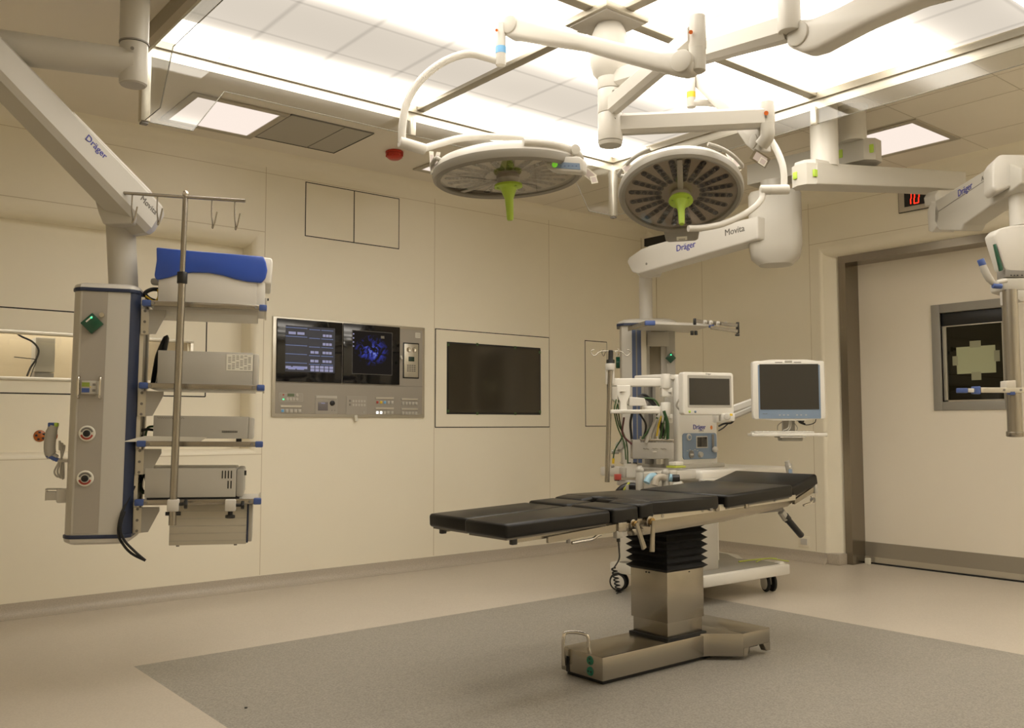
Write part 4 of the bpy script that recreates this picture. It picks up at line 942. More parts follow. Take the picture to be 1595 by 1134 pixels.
# control housing and panel on the near right edge
cp = MB(); pc = W(880, 259, 3.62); V = VP(W(850, 260, 3.66), W(908, 260, 3.60))
V.slab(cp, [(846, 245), (902, 243), (908, 248), (909, 266), (905, 269), (862, 266), (852, 262)], .05, white, .006); cpo = cp.build('control_box', L1)
b = MB(); V.A = V.A; b.prism(V.outline([(861, 252.0), (903, 254.5), (904, 264.5), (862, 261.5)]), .0004, .0014, bluep, V.M)
u, v = V.uv(864.5, 256.5); b.lathe([(.0125, 0), (.011, .004)], V.M @ Vector((u, v, .0012)), V.z, mat('lit_green_button', (.2, .5, .05), .4, emit=(.25, .8, .05), estr=.35), 20)
for px in (874, 880, 886, 892, 898): u, v = V.uv(px, 258.5); b.box(V.M @ Vector((u, v, .0018)), (.004, .004, .001), text_blue)
for py in (253, 257): u, v = V.uv(858, py); b.box(V.M @ Vector((u, v, .0018)), (.004, .004, .001), greyd)
b.build('control_panel', cpo)
# white shoulder between housing and box
b = MB(); a_ = ringpts(M1, aR-78, aR+75, r*.965, .040, 22); b.tube(a_, [.018]*23, white, 10, smooth=False); b.build('edge_bow', L1)
# gimbal tubes
jA = W(632, 224, 3.80); jB = W(662, 233, 3.84)
b = MB(); b.cyl(W(622, 221, 3.79), jB, .024, white, n=24, bev=.004); b.build('joint', L1)
b = MB(); b.tube([W(781, 97, 3.84), W(760, 90, 3.84), W(728, 84, 3.84), W(690, 97, 3.83), W(655, 125, 3.82), W(634, 160, 3.81), W(627, 195, 3.80), W(626, 222, 3.80)], .0165, white, 16); b.build('gimbal_tube', L1)
b = MB(); b.tube([W(658, 232, 3.84), W(684, 224, 3.92), W(720, 215, 4.00), W(765, 213, 4.06), W(820, 216, 4.04), W(865, 226, 3.92), W(893, 234, 3.75)], [.0155]*37, white, 16); b.build('gimbal_tube', L1)
b = MB(); q = W(892, 238, 3.70); b.cyl(W(884, 241, 3.76), W(897, 232, 3.66), .021, white, n=24, bev=.004); b.cyl(W(884, 241, 3.74), W(878, 248, 3.67), .020, white, n=20, bev=.003); b.build('joint', L1)
# arm from the column and spring arm
As = Vector((CX, CY, zc(168))); Ae = W(1075, 62, 3.40); Ae = Vector((Ae.x, Ae.y, As.z+.0))
b = MB(); b.cyl((CX, CY, zc(178)), (CX, CY, zc(141)), .055, white, n=36, bev=.002); b.cyl((CX-.03, CY-.05, zc(149)), (CX-.033, CY-.056, zc(149)), .004, greyd, n=8); b.build('collar', L1)
b = MB(); Ae = W(1083, 55, 3.40); b.beam(As+(Ae-As)*.02, Ae, octo(.065, .095, .018), white, poly1=octo(.065, .085, .018)); b.build('extension_arm', L1)
J = W(1086, 50, 3.40)
b = MB(); b.cyl((J.x, J.y, W(1086, 76, 3.39).z), (J.x, J.y, W(1086, 29, 3.42).z), .033, white, n=32, bev=.003); b.lathe([(.031, 0), (.031, .05), (.030, .085), (.022, .09)], W(1086, 76, 3.39), (0, 0, -1), offw, 28)
b.cyl(W(1076, 50, 3.372), W(1076, 50, 3.362), .0075, orange, n=16); b.build('joint', L1)
b = MB(); V = VP(W(1062, 95, 3.37), W(792, 48, 3.82))
V.slab(b, [(1062, 76), (1030, 78), (960, 64), (880, 44), (812, 28), (800, 22), (788, 22), (778, 30), (776, 45), (788, 57), (800, 57), (850, 66), (900, 73), (960, 90), (1020, 106), (1052, 114), (1075, 112), (1080, 95)], .075, white, .016); s1 = b.build('spring_arm', L1)
for px, py, rr in ((1061, 95, .0425), (793, 38, .038)): b = MB(); u, v = V.uv(px, py); b.cyl(V.M @ Vector((u, v, -.078)), V.M @ Vector((u, v, .007)), rr, offw, n=36, bev=.005); b.build('pivot_disc', s1)
J = W(780, 60, 3.84)
b = MB(); b.cyl((J.x, J.y, W(780, 102, 3.83).z), (J.x, J.y, W(780, 38, 3.85).z), .0215, white, n=28, bev=.003); b.cyl(W(774, 47, 3.82), W(773, 47, 3.80), .006, orange, n=12); b.build('swivel_tube', L1)
b = MB(); b.cyl((J.x, J.y, W(780, 83, 3.83).z), (J.x, J.y, W(780, 72, 3.83).z), .0225, lblue, n=28); b.build('colour_band', L1)
def tagl(t, cpt, w, h, tilt, name='paper_tag', m=paper):
    b = MB(); M = Matrix.Translation(cpt) @ Euler((R(90), 0, -YAW)).to_matrix().to_4x4() @ Euler((0, R(tilt[1]), R(tilt[0]))).to_matrix().to_4x4()
    pts = [(-w/2, -h/2), (w/2, -h/2), (w/2, h/2), (-w/2, h/2)]; b.prism(pts, -.0006, .0006, m, M)
    b.prism([(x*.7, y*.7) for x, y in pts], .0006, .0008, mat('tag_print', (.55, .48, .46), .6), M); b.build(name, t)
tagl(L1, W(673, 254, 3.80), .02, .10, (4, 30)); tagl(L1, W(679, 253, 3.79), .02, .09, (-14, -25)); tagl(L1, W(918, 272, 3.66), .055, .035, (-35, 20)); tagl(L1, W(925, 280, 3.66), .03, .03, (15, 20))

# --- lamp 2 (right)
C2 = W(1060, 300, 4.55)
L2 = thing('surgical_lamp', C2, 'right operating lamp, its round LED face tilted to the viewer, yellow band on its arm', 'operating lamp')
toc = (Vector((0, 0, EYE))-C2); toc.z = 0; toc.normalize()
n2 = Vector((0, 0, -1))*math.cos(R(25)) + toc*math.sin(R(25)) + RT*.02
M2 = lamp_head(L2, C2, n2, -toc, .615)
b = MB(M2); b.prism([(-.095, .02), (.095, .02), (.085, -.085), (.070, -.097), (-.070, -.097), (-.085, -.085)], -.020, .030, rimm, Matrix.Translation((0, -.29, 0)), .006); bx_ = b.build('control_box', L2)
b = MB(M2); b.box((0, -.355, -.0208), (.055, .032, .001), paper); b.box((0, -.361, -.0215), (.035, .006, .0006), greyd); b.build('label_plate', bx_)
b = MB(M2); b.text('Dräger', .02, (0, .23, -.0195), (-1, 0, 0), (0, 1, 0), text_grey, .0003); b.build('lettering', L2); b = MB(M2); b.text('Polaris', .018, (0, -.235, -.0195), (-1, 0, 0), (0, 1, 0), text_grey, .0003); b.bm.normal_update(); b.build('lettering', L2)
for sgn in (-1, 1):
    b = MB(); pts = [M2 @ Vector((.3075*math.cos(R(a)), .3075*math.sin(R(a)), .035)) for a in (range(20, 66, 9) if sgn > 0 else range(160, 114, -9))]; pts = [M2 @ Vector((sgn*.25, .10, .045))]+[M2 @ Vector(((M2.inverted() @ p).x*1.03, (M2.inverted() @ p).y*1.03, .045)) for p in pts]; b.tube(pts, .010, greyp, 10, k=3); b.build('side_grip', L2)
tagl(L2, W(1140, 247, 4.45), .04, .07, (30, 30)); tagl(L2, W(1147, 256, 4.44), .03, .07, (20, 20)); tagl(L2, W(977, 262, 4.45), .05, .035, (35, 10)); tagl(L2, W(1184, 247, 4.0), .085, .05, (-30, 10), 'plastic_bag', baggy); tagl(L2, W(1188, 252, 3.98), .035, .03, (-30, 10))
As = Vector((CX, CY, zc(196)))
b = MB(); b.cyl((CX, CY, zc(222)), (CX, CY, zc(179)), .055, white, n=36, bev=.002); b.lathe([(.050, 0), (.054, .012), (.055, .016)], (CX, CY, zc(229)), (0, 0, 1), offw, 36); b.cyl(W(957.5, 185, 4.05), W(957.5, 185, 4.04), .005, black, n=8); b.build('collar', L2)
Ae = W(1190, 184, 4.02); b = MB(); b.beam(As+(Ae-As)*.03, Ae, octo(.062, .093, .016), white, poly1=octo(.060, .090, .016)); b.build('extension_arm', L2)
J = W(1195, 180, 4.02)
b = MB(); b.cyl((J.x, J.y, W(1195, 196, 4.0).z), (J.x, J.y, W(1195, 160, 4.03).z), .032, white, n=32, bev=.003); b.cyl(W(1193.5, 176, 3.99), W(1193.5, 176, 3.982), .0095, orange, n=20); b.cyl(W(1193, 182, 3.99), W(1193, 182, 3.982), .005, greyd, n=12)
p_ = W(1195, 200, 4.0); b.tube([p_+Vector((0, 0, .02)), p_-Vector((0, 0, .035)), W(1186, 226, 4.02)], .030, offw, 20); b.build('joint', L2)
b = MB(); V = VP(W(1180, 228, 4.04), W(1082, 140, 4.60))
V.slab(b, [(1185, 203), (1180, 222), (1182, 236), (1172, 236), (1160, 226), (1140, 196), (1085, 140), (1072, 128), (1071, 116), (1080, 112), (1092, 118), (1112, 140), (1150, 175), (1178, 197)], .07, white, .013); s2 = b.build('spring_arm', L2)
for px, py, rr in ((1174, 220, .032), (1078, 122, .026)): b = MB(); u, v = V.uv(px, py); b.cyl(V.M @ Vector((u, v, -.072)), V.M @ Vector((u, v, .006)), rr, offw, n=30, bev=.004); b.build('pivot_disc', s2)
J = W(1076.5, 140, 4.59)
b = MB(); b.cyl((J.x, J.y, W(1076, 167, 4.58).z), (J.x, J.y, W(1076, 118, 4.60).z), .0225, white, n=26, bev=.003); b.build('swivel_tube', L2)
b = MB(); b.cyl((J.x, J.y, W(1076, 152, 4.58).z), (J.x, J.y, W(1076, 143, 4.58).z), .0235, yellow, n=26); b.build('colour_band', L2)
b = MB(); b.tube([W(1080, 160, 4.58), W(1108, 161, 4.57), W(1145, 170, 4.56), W(1180, 195, 4.56), W(1203, 222, 4.58), W(1216, 248, 4.55), W(1221, 270, 4.53), W(1221, 296, 4.52)], .0165, white, 16); b.build('gimbal_tube', L2)
b = MB(); b.cyl(W(1229, 295, 4.50), W(1184, 296, 4.50), .024, white, n=28, bev=.006); b.lathe([(.0245, 0), (.0245, .001)], W(1199, 296, 4.50), W(1184, 296, 4.50)-W(1229, 295, 4.50), greyp, 28); b.build('joint', L2)
b = MB(); b.tube([W(1188, 300, 4.50), W(1186, 310, 4.49), W(1176, 322, 4.47), W(1155, 336, 4.44), W(1125, 349, 4.40), W(1095, 355, 4.36), W(1072, 356, 4.34)], .0155, white, 16); b.build('gimbal_tube', L2)

# ================================================================== RIGHT CEILING ARMS
# arm 1 + spring arm + monitor carrier at the right edge
KD = 1.13
WK = lambda px, py, D: W(px, py, D*KD)
D1a, D1b = 4.55, 5.15
T1 = WK(1284, 230, 4.68)
R1 = thing('equipment_ceiling_arm', T1-Vector((0, 0, .3)), 'boxy ceiling arm with green markers and a spring arm reaching the right edge', 'ceiling arm')
b = MB(); b.cyl((T1.x, T1.y, WK(1284, 262, 4.68).z), (T1.x, T1.y, ZC), .078, white, n=40); b.build('ceiling_tube', R1)
V = VP(WK(1272, 270, D1a), WK(1504, 285, D1b))
b = MB(); V.slab(b, [(1272.6, 252), (1340, 257), (1505, 267.5), (1505, 296), (1440, 292), (1272.6, 286.5)], .17, offw, .006)
q = V.uv(1272, 270); z0_, z1_ = V.uv(1272, 286)[1], V.uv(1272, 253)[1]
nose = [(q[0]+.01, -.002), (q[0]-.045, -.03), (q[0]-.062, -.085), (q[0]-.045, -.14), (q[0]+.01, -.168)]
b.sect([[V.A+V.x*a+V.z*c+Vector((0, 0, zz)) for a, c in nose] for zz in (z0_, z1_)], offw)
b.sect([[V.A+V.x*a+V.z*c+Vector((0, 0, zz)) for a, c in ((q[0]+.0, -.004), (q[0]+.22, -.004), (q[0]+.22, -.165), (q[0]+.0, -.165), (q[0]-.04, -.12), (q[0]-.04, -.05))] for zz in (z1_-.005, z1_+.022)], white)
box1 = b.build('box_arm', R1)
b = MB(); b.box(V.A+V.x*(q[0]-.005)+V.z*-.006+Vector((0, 0, (z0_+z1_)/2)), (.028, .014, .042), green, Matrix((V.x, -V.z, Vector((0, 0, 1)))).transposed(), .003); b.build('green_marker', R1)
b = MB(); b.box(V.A+V.x*(q[0]-.062)+V.z*-.10+Vector((0, 0, (z0_+z1_)/2)), (.012, .03, .042), green, Matrix((V.x, -V.z, Vector((0, 0, 1)))).transposed(), .003); b.build('green_marker', R1)
b = MB(); u, v = V.uv(1506, 281); b.box(V.A+V.x*u+V.z*-.06+Vector((0, 0, v)), (.012, .06, .06), blue, Matrix((V.x, -V.z, Vector((0, 0, 1)))).transposed(), .003); b.build('blue_end_cap', R1)
b = MB(); V2 = VP(WK(1440, 305, 4.80), WK(1504, 305, 4.98)); V2.slab(b, [(1462, 296), (1490, 296), (1506, 300), (1506, 312), (1478, 314), (1459, 318), (1457, 304)], .08, offw, .006); b.build('knuckle', R1)
V = VP(WK(1462, 335, 4.76), WK(1548, 275, 4.22))
b = MB(); V.slab(b, [(1456, 313), (1546, 257), (1562, 250), (1590, 262), (1590, 286), (1572, 300), (1546, 318), (1500, 350), (1496, 360), (1462, 359), (1455, 345)], .13, offw, .010); s1 = b.build('spring_arm', R1)
b = MB(); V.slab(b, [(1449, 314), (1458, 314), (1463, 330), (1460, 352), (1452, 362), (1446, 360), (1444, 330)], .13, white, .006)
b.build('pivot_cover', s1)
b = MB(); b.prism(V.outline([(1462, 328.5), (1546, 273.0), (1546, 274.0), (1462, 329.8)]), .0002, .001, greyd, V.M); b.build('cover_joint', s1)
ang = math.atan2(V.uv(1546, 258)[1]-V.uv(1460, 315)[1], V.uv(1546, 258)[0]-V.uv(1460, 315)[0])
b = MB(); V.text(b, 'Dräger', 1503, 295.5, .056, text_blue, ang); b.build('lettering', s1); b = MB(); V.text(b, 'Agila', 1534, 276, .036, text_grey, ang); b.build('lettering', s1)
V = VP(WK(1546, 270, 4.10), WK(1640, 262, 4.05))
b = MB(); V.slab(b, [(1546, 255), (1553, 244), (1560, 240), (1650, 241), (1650, 284), (1590, 285), (1572, 292), (1552, 299), (1546, 292)], .16, white, .012); b.build('arm_head', R1)
P = WK(1589, 320, 4.13); b = MB(); b.cyl((P.x, P.y, WK(1589, 352, 4.12).z), (P.x, P.y, WK(1589, 285, 4.14).z), .052, white, n=36); b.build('post', R1)
V = VP(WK(1548, 390, 3.98), WK(1650, 390, 3.98))
b = MB(); V.slab(b, [(1548, 365), (1556, 356), (1575, 351), (1640, 346), (1690, 346), (1690, 424), (1574, 424), (1565, 419)], .10, white, .012); b.build('monitor_housing', R1)
b = MB(); V.slab(b, [(1566, 420), (1690, 425), (1690, 432), (1566, 432)], .08, greyd, .003)
for px in (1575, 1580, 1585, 1592): u, v = V.uv(px, 429); b.box(V.M @ Vector((u, v, .001)), (.006, .004, .006), black)
V.slab(b, [(1549.5, 380), (1551.5, 380), (1563, 420), (1559, 422)], .02, greend, .001); b.build('connector_strip', R1)
b = MB(); V.slab(b, [(1560, 433), (1690, 430), (1690, 452), (1590, 452), (1576, 456), (1562, 452)], .12, offw, .010); V.slab(b, [(1562, 454), (1570, 454), (1571, 474), (1563, 475)], .03, white, .003); V.slab(b, [(1570, 452), (1690, 452), (1690, 466), (1590, 470)], .06, white, .004); b.build('carrier', R1)
b = MB(); b.tube([WK(1530, 412, 3.96), WK(1537, 428, 3.955), WK(1546, 440, 3.95), WK(1554, 443, 3.95)], [.016, .018, .018, .014, .012], greyp, 14, k=2)
b.cyl(WK(1527, 404, 3.96), WK(1531, 414, 3.96), .017, blue, n=16, bev=.003); b.cyl(WK(1546, 445, 3.945), WK(1560, 446, 3.945), .013, blue, n=14, bev=.002); b.cyl(WK(1552, 440, 3.95), WK(1568, 437, 3.95), .010, white, n=14); b.build('grip_handle', R1)
b = MB(); b.cyl(WK(1581.5, 676, 3.88), WK(1573, 452, 3.95), .034, steel, n=24); b.cyl(WK(1581.7, 680, 3.88), WK(1581.4, 672, 3.88), .040, steel, n=24, bev=.003); b.build('pole', R1)
V = VP(WK(1492, 608, 3.86), WK(1640, 608, 3.86))
b = MB(); V.slab(b, [(1528, 603.5), (1690, 604), (1690, 612.5), (1528, 611.5)], .012, alum, .002); V.slab(b, [(1508, 605), (1520, 605), (1520, 611.5), (1508, 611)], .014, white, .002)
for px in (1564, 1590): u, v = V.uv(px, 607.5); b.cyl(V.M @ Vector((u, v, -.002)), V.M @ Vector((u, v, .002)), .006, greyd, n=12)
rl = b.build('rail', R1)
b = MB(); V.slab(b, [(1492, 604.5), (1508, 604.5), (1508, 612), (1492, 612)], .02, blue, .003); V.slab(b, [(1516, 602), (1528, 601.5), (1528, 614), (1516, 613.5)], .024, blue, .004); V.slab(b, [(1572, 609), (1582, 609), (1582, 615), (1574, 615)], .03, blue, .003); b.build('blue_clip', rl)
b = MB(); V.slab(b, [(1568, 593), (1583, 592), (1583, 605), (1568, 606)], .06, mat('clear_bracket', (.62, .58, .50), .2), .004); b.build('clamp', rl)

# arm 2 + lift box + lift arm + second pendant
T2 = W(1328, 210, 5.47)
R2 = thing('supply_pendant', W(1010, 720, 6.75), 'ceiling supply column with blue strip and top shelf, hanging behind the anaesthesia machine', 'supply pendant')
b = MB(); b.cyl((T2.x, T2.y, W(1328, 222, 5.47).z), (T2.x, T2.y, ZC), .080, white, n=40); b.lathe([(.092, 0), (.085, -.02), (.074, -.035)][::-1], (T2.x, T2.y, ZC-.001), (0, 0, 1), offw, 36); b.build('ceiling_tube', R2)
V = VP(W(1358, 236, 5.36), W(1175, 288, 5.92)); zt, zb = W(1345, 218, 5.44).z, W(1345, 252, 5.44).z
u0, u1 = V.uv(1164, 285)[0], V.uv(1358, 236)[0]
b = MB(); b.bx(min(u0, u1), max(u0, u1)-.05, 0, 0, 0, 0, offw) if False else None
b.sect([[V.A+V.x*a+V.z*c+Vector((0, 0, zz-V.A.z)) for a, c in ((u0, 0), (u1-.05, 0), (u1, -.05), (u1, -.13), (u1-.05, -.18), (u0, -.18))] for zz in (zb, zt)], offw)
box2 = b.build('box_arm', R2)
for px, py in ((1308, 233), (1357, 240)): b = MB(); u, v = V.uv(px, py); u = min(u, u1-.02); b.box(V.A+V.x*u+V.z*(.0 if px < 1330 else -.03)+Vector((0, 0, (zt+zb)/2-V.A.z)), (.035, .012, .05), green, Matrix((V.x, -V.z, Vector((0, 0, 1)))).transposed(), .003); b.build('green_marker', R2)
# lift box with rounded belly
c = W(1207, 350, 5.86); M = PM(c, Vector((math.cos(R(-52)), math.sin(R(-52)), 0)), (0, 0, 1)); M.translation = c
Mz = Matrix.Translation(c) @ Euler((0, 0, R(-54))).to_matrix().to_4x4()
b = MB(Mz); zt_, zb_ = W(1207, 302, 5.86).z-c.z, W(1207, 414, 5.86).z-c.z
def rr3(w, h, r, z, cx=0): return [Vector((x, y, z)) for x, y in rrect(w, h, r, 5, cx)]
b.sect([rr3(.30, .26, .06, zt_), rr3(.325, .28, .07, zt_-.02), rr3(.325, .28, .07, zb_+.12), rr3(.30, .26, .07, zb_+.05), rr3(.20, .20, .07, zb_)], offw); b.build('lift_box', R2)
b = MB(); b.cyl((c.x, c.y, c.z+zt_), (c.x, c.y, zb+.0), .085, white, n=36); b.build('lift_box_neck', R2)
V = VP(W(1170, 357, 5.74), W(985, 405, 6.62))
b = MB(); V.slab(b, [(1180, 336), (1160, 341), (1010, 383), (998, 388), (979, 401), (976, 408), (984, 424), (994, 427), (1030, 416), (1180, 372)], .15, white, .012); la = b.build('lift_arm', R2)
ang = math.atan2(V.uv(1164, 341)[1]-V.uv(1010, 383)[1], V.uv(1164, 341)[0]-V.uv(1010, 383)[0])
b = MB(); V.text(b, 'Dräger', 1068, 384, .062, text_blue, ang); b.build('lettering', la); b = MB(); V.text(b, 'Movita', 1144, 359.5, .060, text_grey, ang); b.build('lettering', la); b = MB(); u, v = V.uv(1007, 411); b.cyl(V.M @ Vector((u, v, -.002)), V.M @ Vector((u, v, .002)), .009, greyd, n=14); b.build('bolt', la)
b = MB(); V3 = VP(W(992, 422, 6.70), W(1031, 418, 6.66)); V3.slab(b, [(990, 423), (1012, 415), (1031, 416), (1026, 427), (996, 428)], .16, white, .008); b.build('knuckle', R2)
RZ = R(-46)
base2 = W(1010, 720, 6.85)
P2 = Matrix.Translation(base2) @ Euler((0, 0, RZ)).to_matrix().to_4x4()
k2 = 6.7/1420
def hz(py): return W(1010, py, 6.72).z - base2.z
H2 = hz(505)
b = MB(); b.cyl(P2 @ Vector((-.005, 0, H2+.02)), P2 @ Vector((-.005, 0, hz(424))), .050, white, n=32); b.build('post', R2)
b = MB(P2); b.prism([(-.205, .10), (-.205, -.08), (-.19, -.13), (-.115, -.15), (-.115, .13), (-.19, .13)], 0, H2, offw); b.prism([(-.047, -.15), (-.01, -.15), (-.01, .13), (-.047, .13)], 0, H2, alum)
b.bx(-.01, .14, .02, .13, 0, H2, mat('pendant_beige', (.52, .46, .34), .45)); b.prism([(.14, -.10), (.205, -.08), (.205, .13), (.14, .13)], 0, H2, greyp); b.bx(.10, .14, -.08, .13, 0, H2, offw); b.bx(-.01, .015, -.08, .13, 0, H2, offw)
b.build('column_body', R2)
b = MB(P2); b.bx(-.115, -.047, -.143, .12, 0, H2, mat('blue_channel', (.07, .095, .17), .35)); b.bx(-.087, -.077, -.147, .1, 0, H2, greyd); b.build('blue_channel', R2)
b = MB(P2); b.sect([[Vector((x*f, y*f, z)) for x, y in octo(.42, .30, .05)] for f, z in ((1.08, H2-.002), (1.08, H2+.016))], blued); b.build('blue_trim', R2)
b = MB(P2); b.sect([[Vector((x*f, y*f, z)) for x, y in octo(.42, .30, .05)] for f, z in ((1.05, H2+.016), (1.0, H2+.032), (.8, H2+.050), (.4, H2+.058))], white); b.sect([[Vector((x*f, y*f, z)) for x, y in octo(.42, .30, .05)] for f, z in ((.8, -.03), (1.02, 0))], white); b.build('end_cap', R2)
b = MB(P2); b.bx(.0, .16, -.10, -.09, hz(538), hz(515), offw, .002); b.prism([(.02, -.09), (.03, -.09), (.03, .02), (.02, .02)], hz(538), hz(512), white); b.prism([(.135, -.09), (.145, -.09), (.145, .02), (.135, .02)], hz(538), hz(512), white); b.build('shelf_bracket', R2)
b = MB(P2); green_socket(b, .170, -.095, hz(557), .040); b.sphere((.172, -.120, hz(552)), .005, ledm); b.cyl((.19, -.09, hz(548)), (.19, -.11, hz(548)), .009, chrome, n=12); b.build('green_socket', R2)
b = MB(P2); b.prism([(0, .045), (-.035, 0), (0, -.045), (.035, 0)], 0, .03, greend, Matrix.Translation((-.205, -.02, hz(562))) @ Euler((R(90), 0, R(-90))).to_matrix().to_4x4(), .003); b.build('green_socket', R2)
zs = 1.80
b = MB(); pl = [WZ(1006, 504.5, zs), WZ(1108, 508, zs), WZ(1072, 518.5, zs), WZ(978, 513.5, zs)]
b.sect([[p.copy() for p in pl], [p+Vector((0, 0, .018)) for p in pl]], white); sh2 = b.build('top_shelf', R2)
b = MB(); b.sect([[pl[3]+Vector((0, 0, -.012)), pl[0]+Vector((0, 0, -.012)), pl[0]+Vector((.01, -.01, -.012)), pl[3]+Vector((-.01, -.01, -.012))], [pl[3]+Vector((0, 0, .022)), pl[0]+Vector((0, 0, .022)), pl[0]+Vector((.01, -.01, .022)), pl[3]+Vector((-.01, -.01, .022))]], steelh); b.build('rail', sh2)
b = MB(); b.box((pl[0]+pl[1])/2*0+pl[0]+(pl[1]-pl[0])*.06+Vector((0, 0, .006)), (.07, .05, .032), blue, (0, 0, R(-40)), .004); b.build('blue_corner', sh2); b = MB(); b.box(pl[1]+Vector((0, 0, .006)), (.035, .04, .034), blue, (0, 0, R(-40)), .004); b.build('blue_corner', sh2)
b = MB(); a, c = W(1107, 510, 6.20), W(1149, 516, 6.20); b.beam(a, c, octo(.008, .024, .002), steelh); a2, c2 = W(1082, 500, 6.35), W(1149, 507, 6.2); b.beam(a2, c2, octo(.008, .024, .002), steelh)
for pxy in ((1082, 501), (1149, 511)):
    p = W(*pxy, 6.22 if pxy[0] > 1100 else 6.35); b.box(p, (.02, .02, .045 if pxy[0] < 1100 else .08), black, (0, 0, R(-40)), .003)
b.box(W(1148.5, 522, 6.2), (.028, .02, .012), black, (0, 0, R(-40)), .003)
hr = b.build('hook_rail', sh2)
for px in (1098, 1107, 1118, 1130):
    b = MB(); p = W(px, 502+(px-1098)*.09, 6.26); b.box(p, (.022, .02, .03), white, (0, 0, R(-40)), .004); b.sphere(p+Vector((-.005, -.014, 0)), .010, offw); b.build('hook', hr)
b = MB()
for px in (1078, 1084): p = W(px, 522, 6.4); b.cyl(p, p+Vector((0, 0, .03)), .012, black, n=12, bev=.002)
b.build('clamp_knob', sh2)
b = MB(); p = WX(1003.5, 374, X=6.3); b.sect([[WX(1003.5, 372, X=6.32), WX(1052, 362, X=6.32), WX(1052, 384, X=6.32), WX(1003.5, 384, X=6.32)], [q+Vector((.06, 0, 0)) for q in (WX(1003.5, 372, X=6.32), WX(1052, 362, X=6.32), WX(1052, 384, X=6.32), WX(1003.5, 384, X=6.32))]], black)
b.box(p+Vector((.15, -.15, -.05)), (.22, .05, .05), black); tag(b.build('wall_speaker'), 'black box mounted on the right wall behind the lift arm near the corner', 'speaker')

# ================================================================== ANAESTHESIA MACHINE
am_ = thing('anaesthesia_machine', (4.85, 4.0, 0), 'white wheeled anaesthesia machine with blue front panel and monitor behind the operating table', 'anaesthesia machine')
X0, X1, Y0, Y1 = 4.42, 5.27, 3.60, 4.40
b = MB(); zt = .195
tray = [(X0, Y0), (X1, Y0-.03), (X1+.02, Y0+.16), (5.22, Y0+.30), (5.36, Y0+.45), (5.40, Y1-.15), (5.36, Y1+.02), (X0, Y1)]
b.prism(tray, .115, .185, whitew, None, .012); b.build('trolley_base', am_)
b = MB(); b.prism([(X0+.03, Y0+.03), (X1-.05, Y0+.01), (X1-.04, Y0+.15), (5.17, Y0+.32), (5.30, Y0+.5), (5.32, Y1-.12), (X0+.03, Y1-.06)], .17, .190, mat('tray_grey', (.25, .235, .20), .4), None, .004); b.box((X1-.05, Y0+.02, .185), (.05, .05, .03), whitew, bev=.01); b.build('tray_mat', am_)
b = MB(); b.tube([(5.0, 3.78, .20), (5.12, 3.75, .205), (5.22, 3.70, .21), (5.25, 3.66, .21)], .005, mat('yellow_green_tube', (.45, .50, .06), .4), 6); b.tube([(5.08, 3.70, .20), (5.16, 3.72, .205), (5.22, 3.70, .21), (5.27, 3.58, .20)], .004, MATS['yellow_green_tube'], 6); b.build('drain_tube', am_)
def castor(cx, cy, rot):
    b = MB(Matrix.Translation((cx, cy, 0)) @ Euler((0, 0, R(rot))).to_matrix().to_4x4())
    for s_ in (-1, 1):
        b.lathe([(.046, 0), (.058, .003), (.061, .010), (.058, .019), (.048, .022)], (s_*.012 if s_ > 0 else -.012, 0, .062), (s_, 0, 0), blackr, 32)
    w = b.build('castor', am_)
    b = MB(Matrix.Translation((cx, cy, 0)) @ Euler((0, 0, R(rot))).to_matrix().to_4x4())
    for s_ in (-1, 1): b.lathe([(.047, 0), (.046, .003), (.038, .005)], (s_*.0325, 0, .062), (s_, 0, 0), whitew, 28)
    b.box((0, 0, .085), (.02, .05, .07), greyp, bev=.004); b.cyl((0, -.0, .10), (0, 0, .125), .014, greyp, n=14); b.build('wheel_cover', w)
castor(5.17, 3.67, -28); castor(4.44, 4.33, 205); castor(4.40, 3.70, 10); castor(5.26, 4.32, 20)
b = MB(); b.bx(4.50, 5.02, 3.95, 4.38, .185, .76, whitew, .01); b.bx(4.50, 4.72, 3.72, 3.95, .185, .76, offw, .01); b.build('cabinet', am_)
b = MB(); b.bx(4.44, 5.34, 3.62, 4.36, .755, .822, whitew, .020, 3); b.build('worktop', am_)
b = MB(); b.bx(4.43, 5.27, 3.600, 3.64, .752, .770, white, .006); b.bx(4.24, 4.44, 3.66, 4.30, .77, .828, white, .01); b.build('worktop_edge', am_)
YB = 3.86; xb0, xb1 = WX(1056, 650, Yp=YB).x, WX(1118, 650, Yp=YB).x
ztop = WX(1060, 583, Yp=YB).z
b = MB(); b.bx(xb0, xb1, YB, YB+.30, .822, ztop, whitew, .018, 3); b.bx(xb0-.02, xb1+.03, YB-.03, YB+.3, .822, .85, offw, .006); b.build('main_housing', am_)
b = MB(); b.bx(xb0-.06, xb0-.005, YB+.03, YB+.26, .822, ztop-.03, greyp, .004); b.bx(xb0-.10, xb0-.05, YB+.06, YB+.10, .85, ztop-.05, alum, .003); b.bx(xb0-.10, xb0-.05, YB+.16, YB+.20, .85, ztop-.05, greyd, .003); b.bx(xb0-.115, xb0+.02, YB+.02, YB+.27, ztop-.035, ztop-.002, whitew, .008); b.build('side_frame', am_)
FM = lambda px, py: WX(px, py, Yp=YB)
def fq(px0, py0, px1, py1):
    a, c = FM(px0, py0), FM(px1, py1); return a.x, c.x, c.z, a.z
x0, x1, z0, z1 = fq(1062.5, 675, 1115.5, 714)
b = MB(); Mf = PM((0, YB, 0), (1, 0, 0), (0, 0, 1)); b.M = Mf
b.prism(rrect(x1-x0, z1-z0, .02, cx=(x0+x1)/2, cy=(z0+z1)/2), -.002, .006, bluep); bpn = b.build('front_panel', am_)
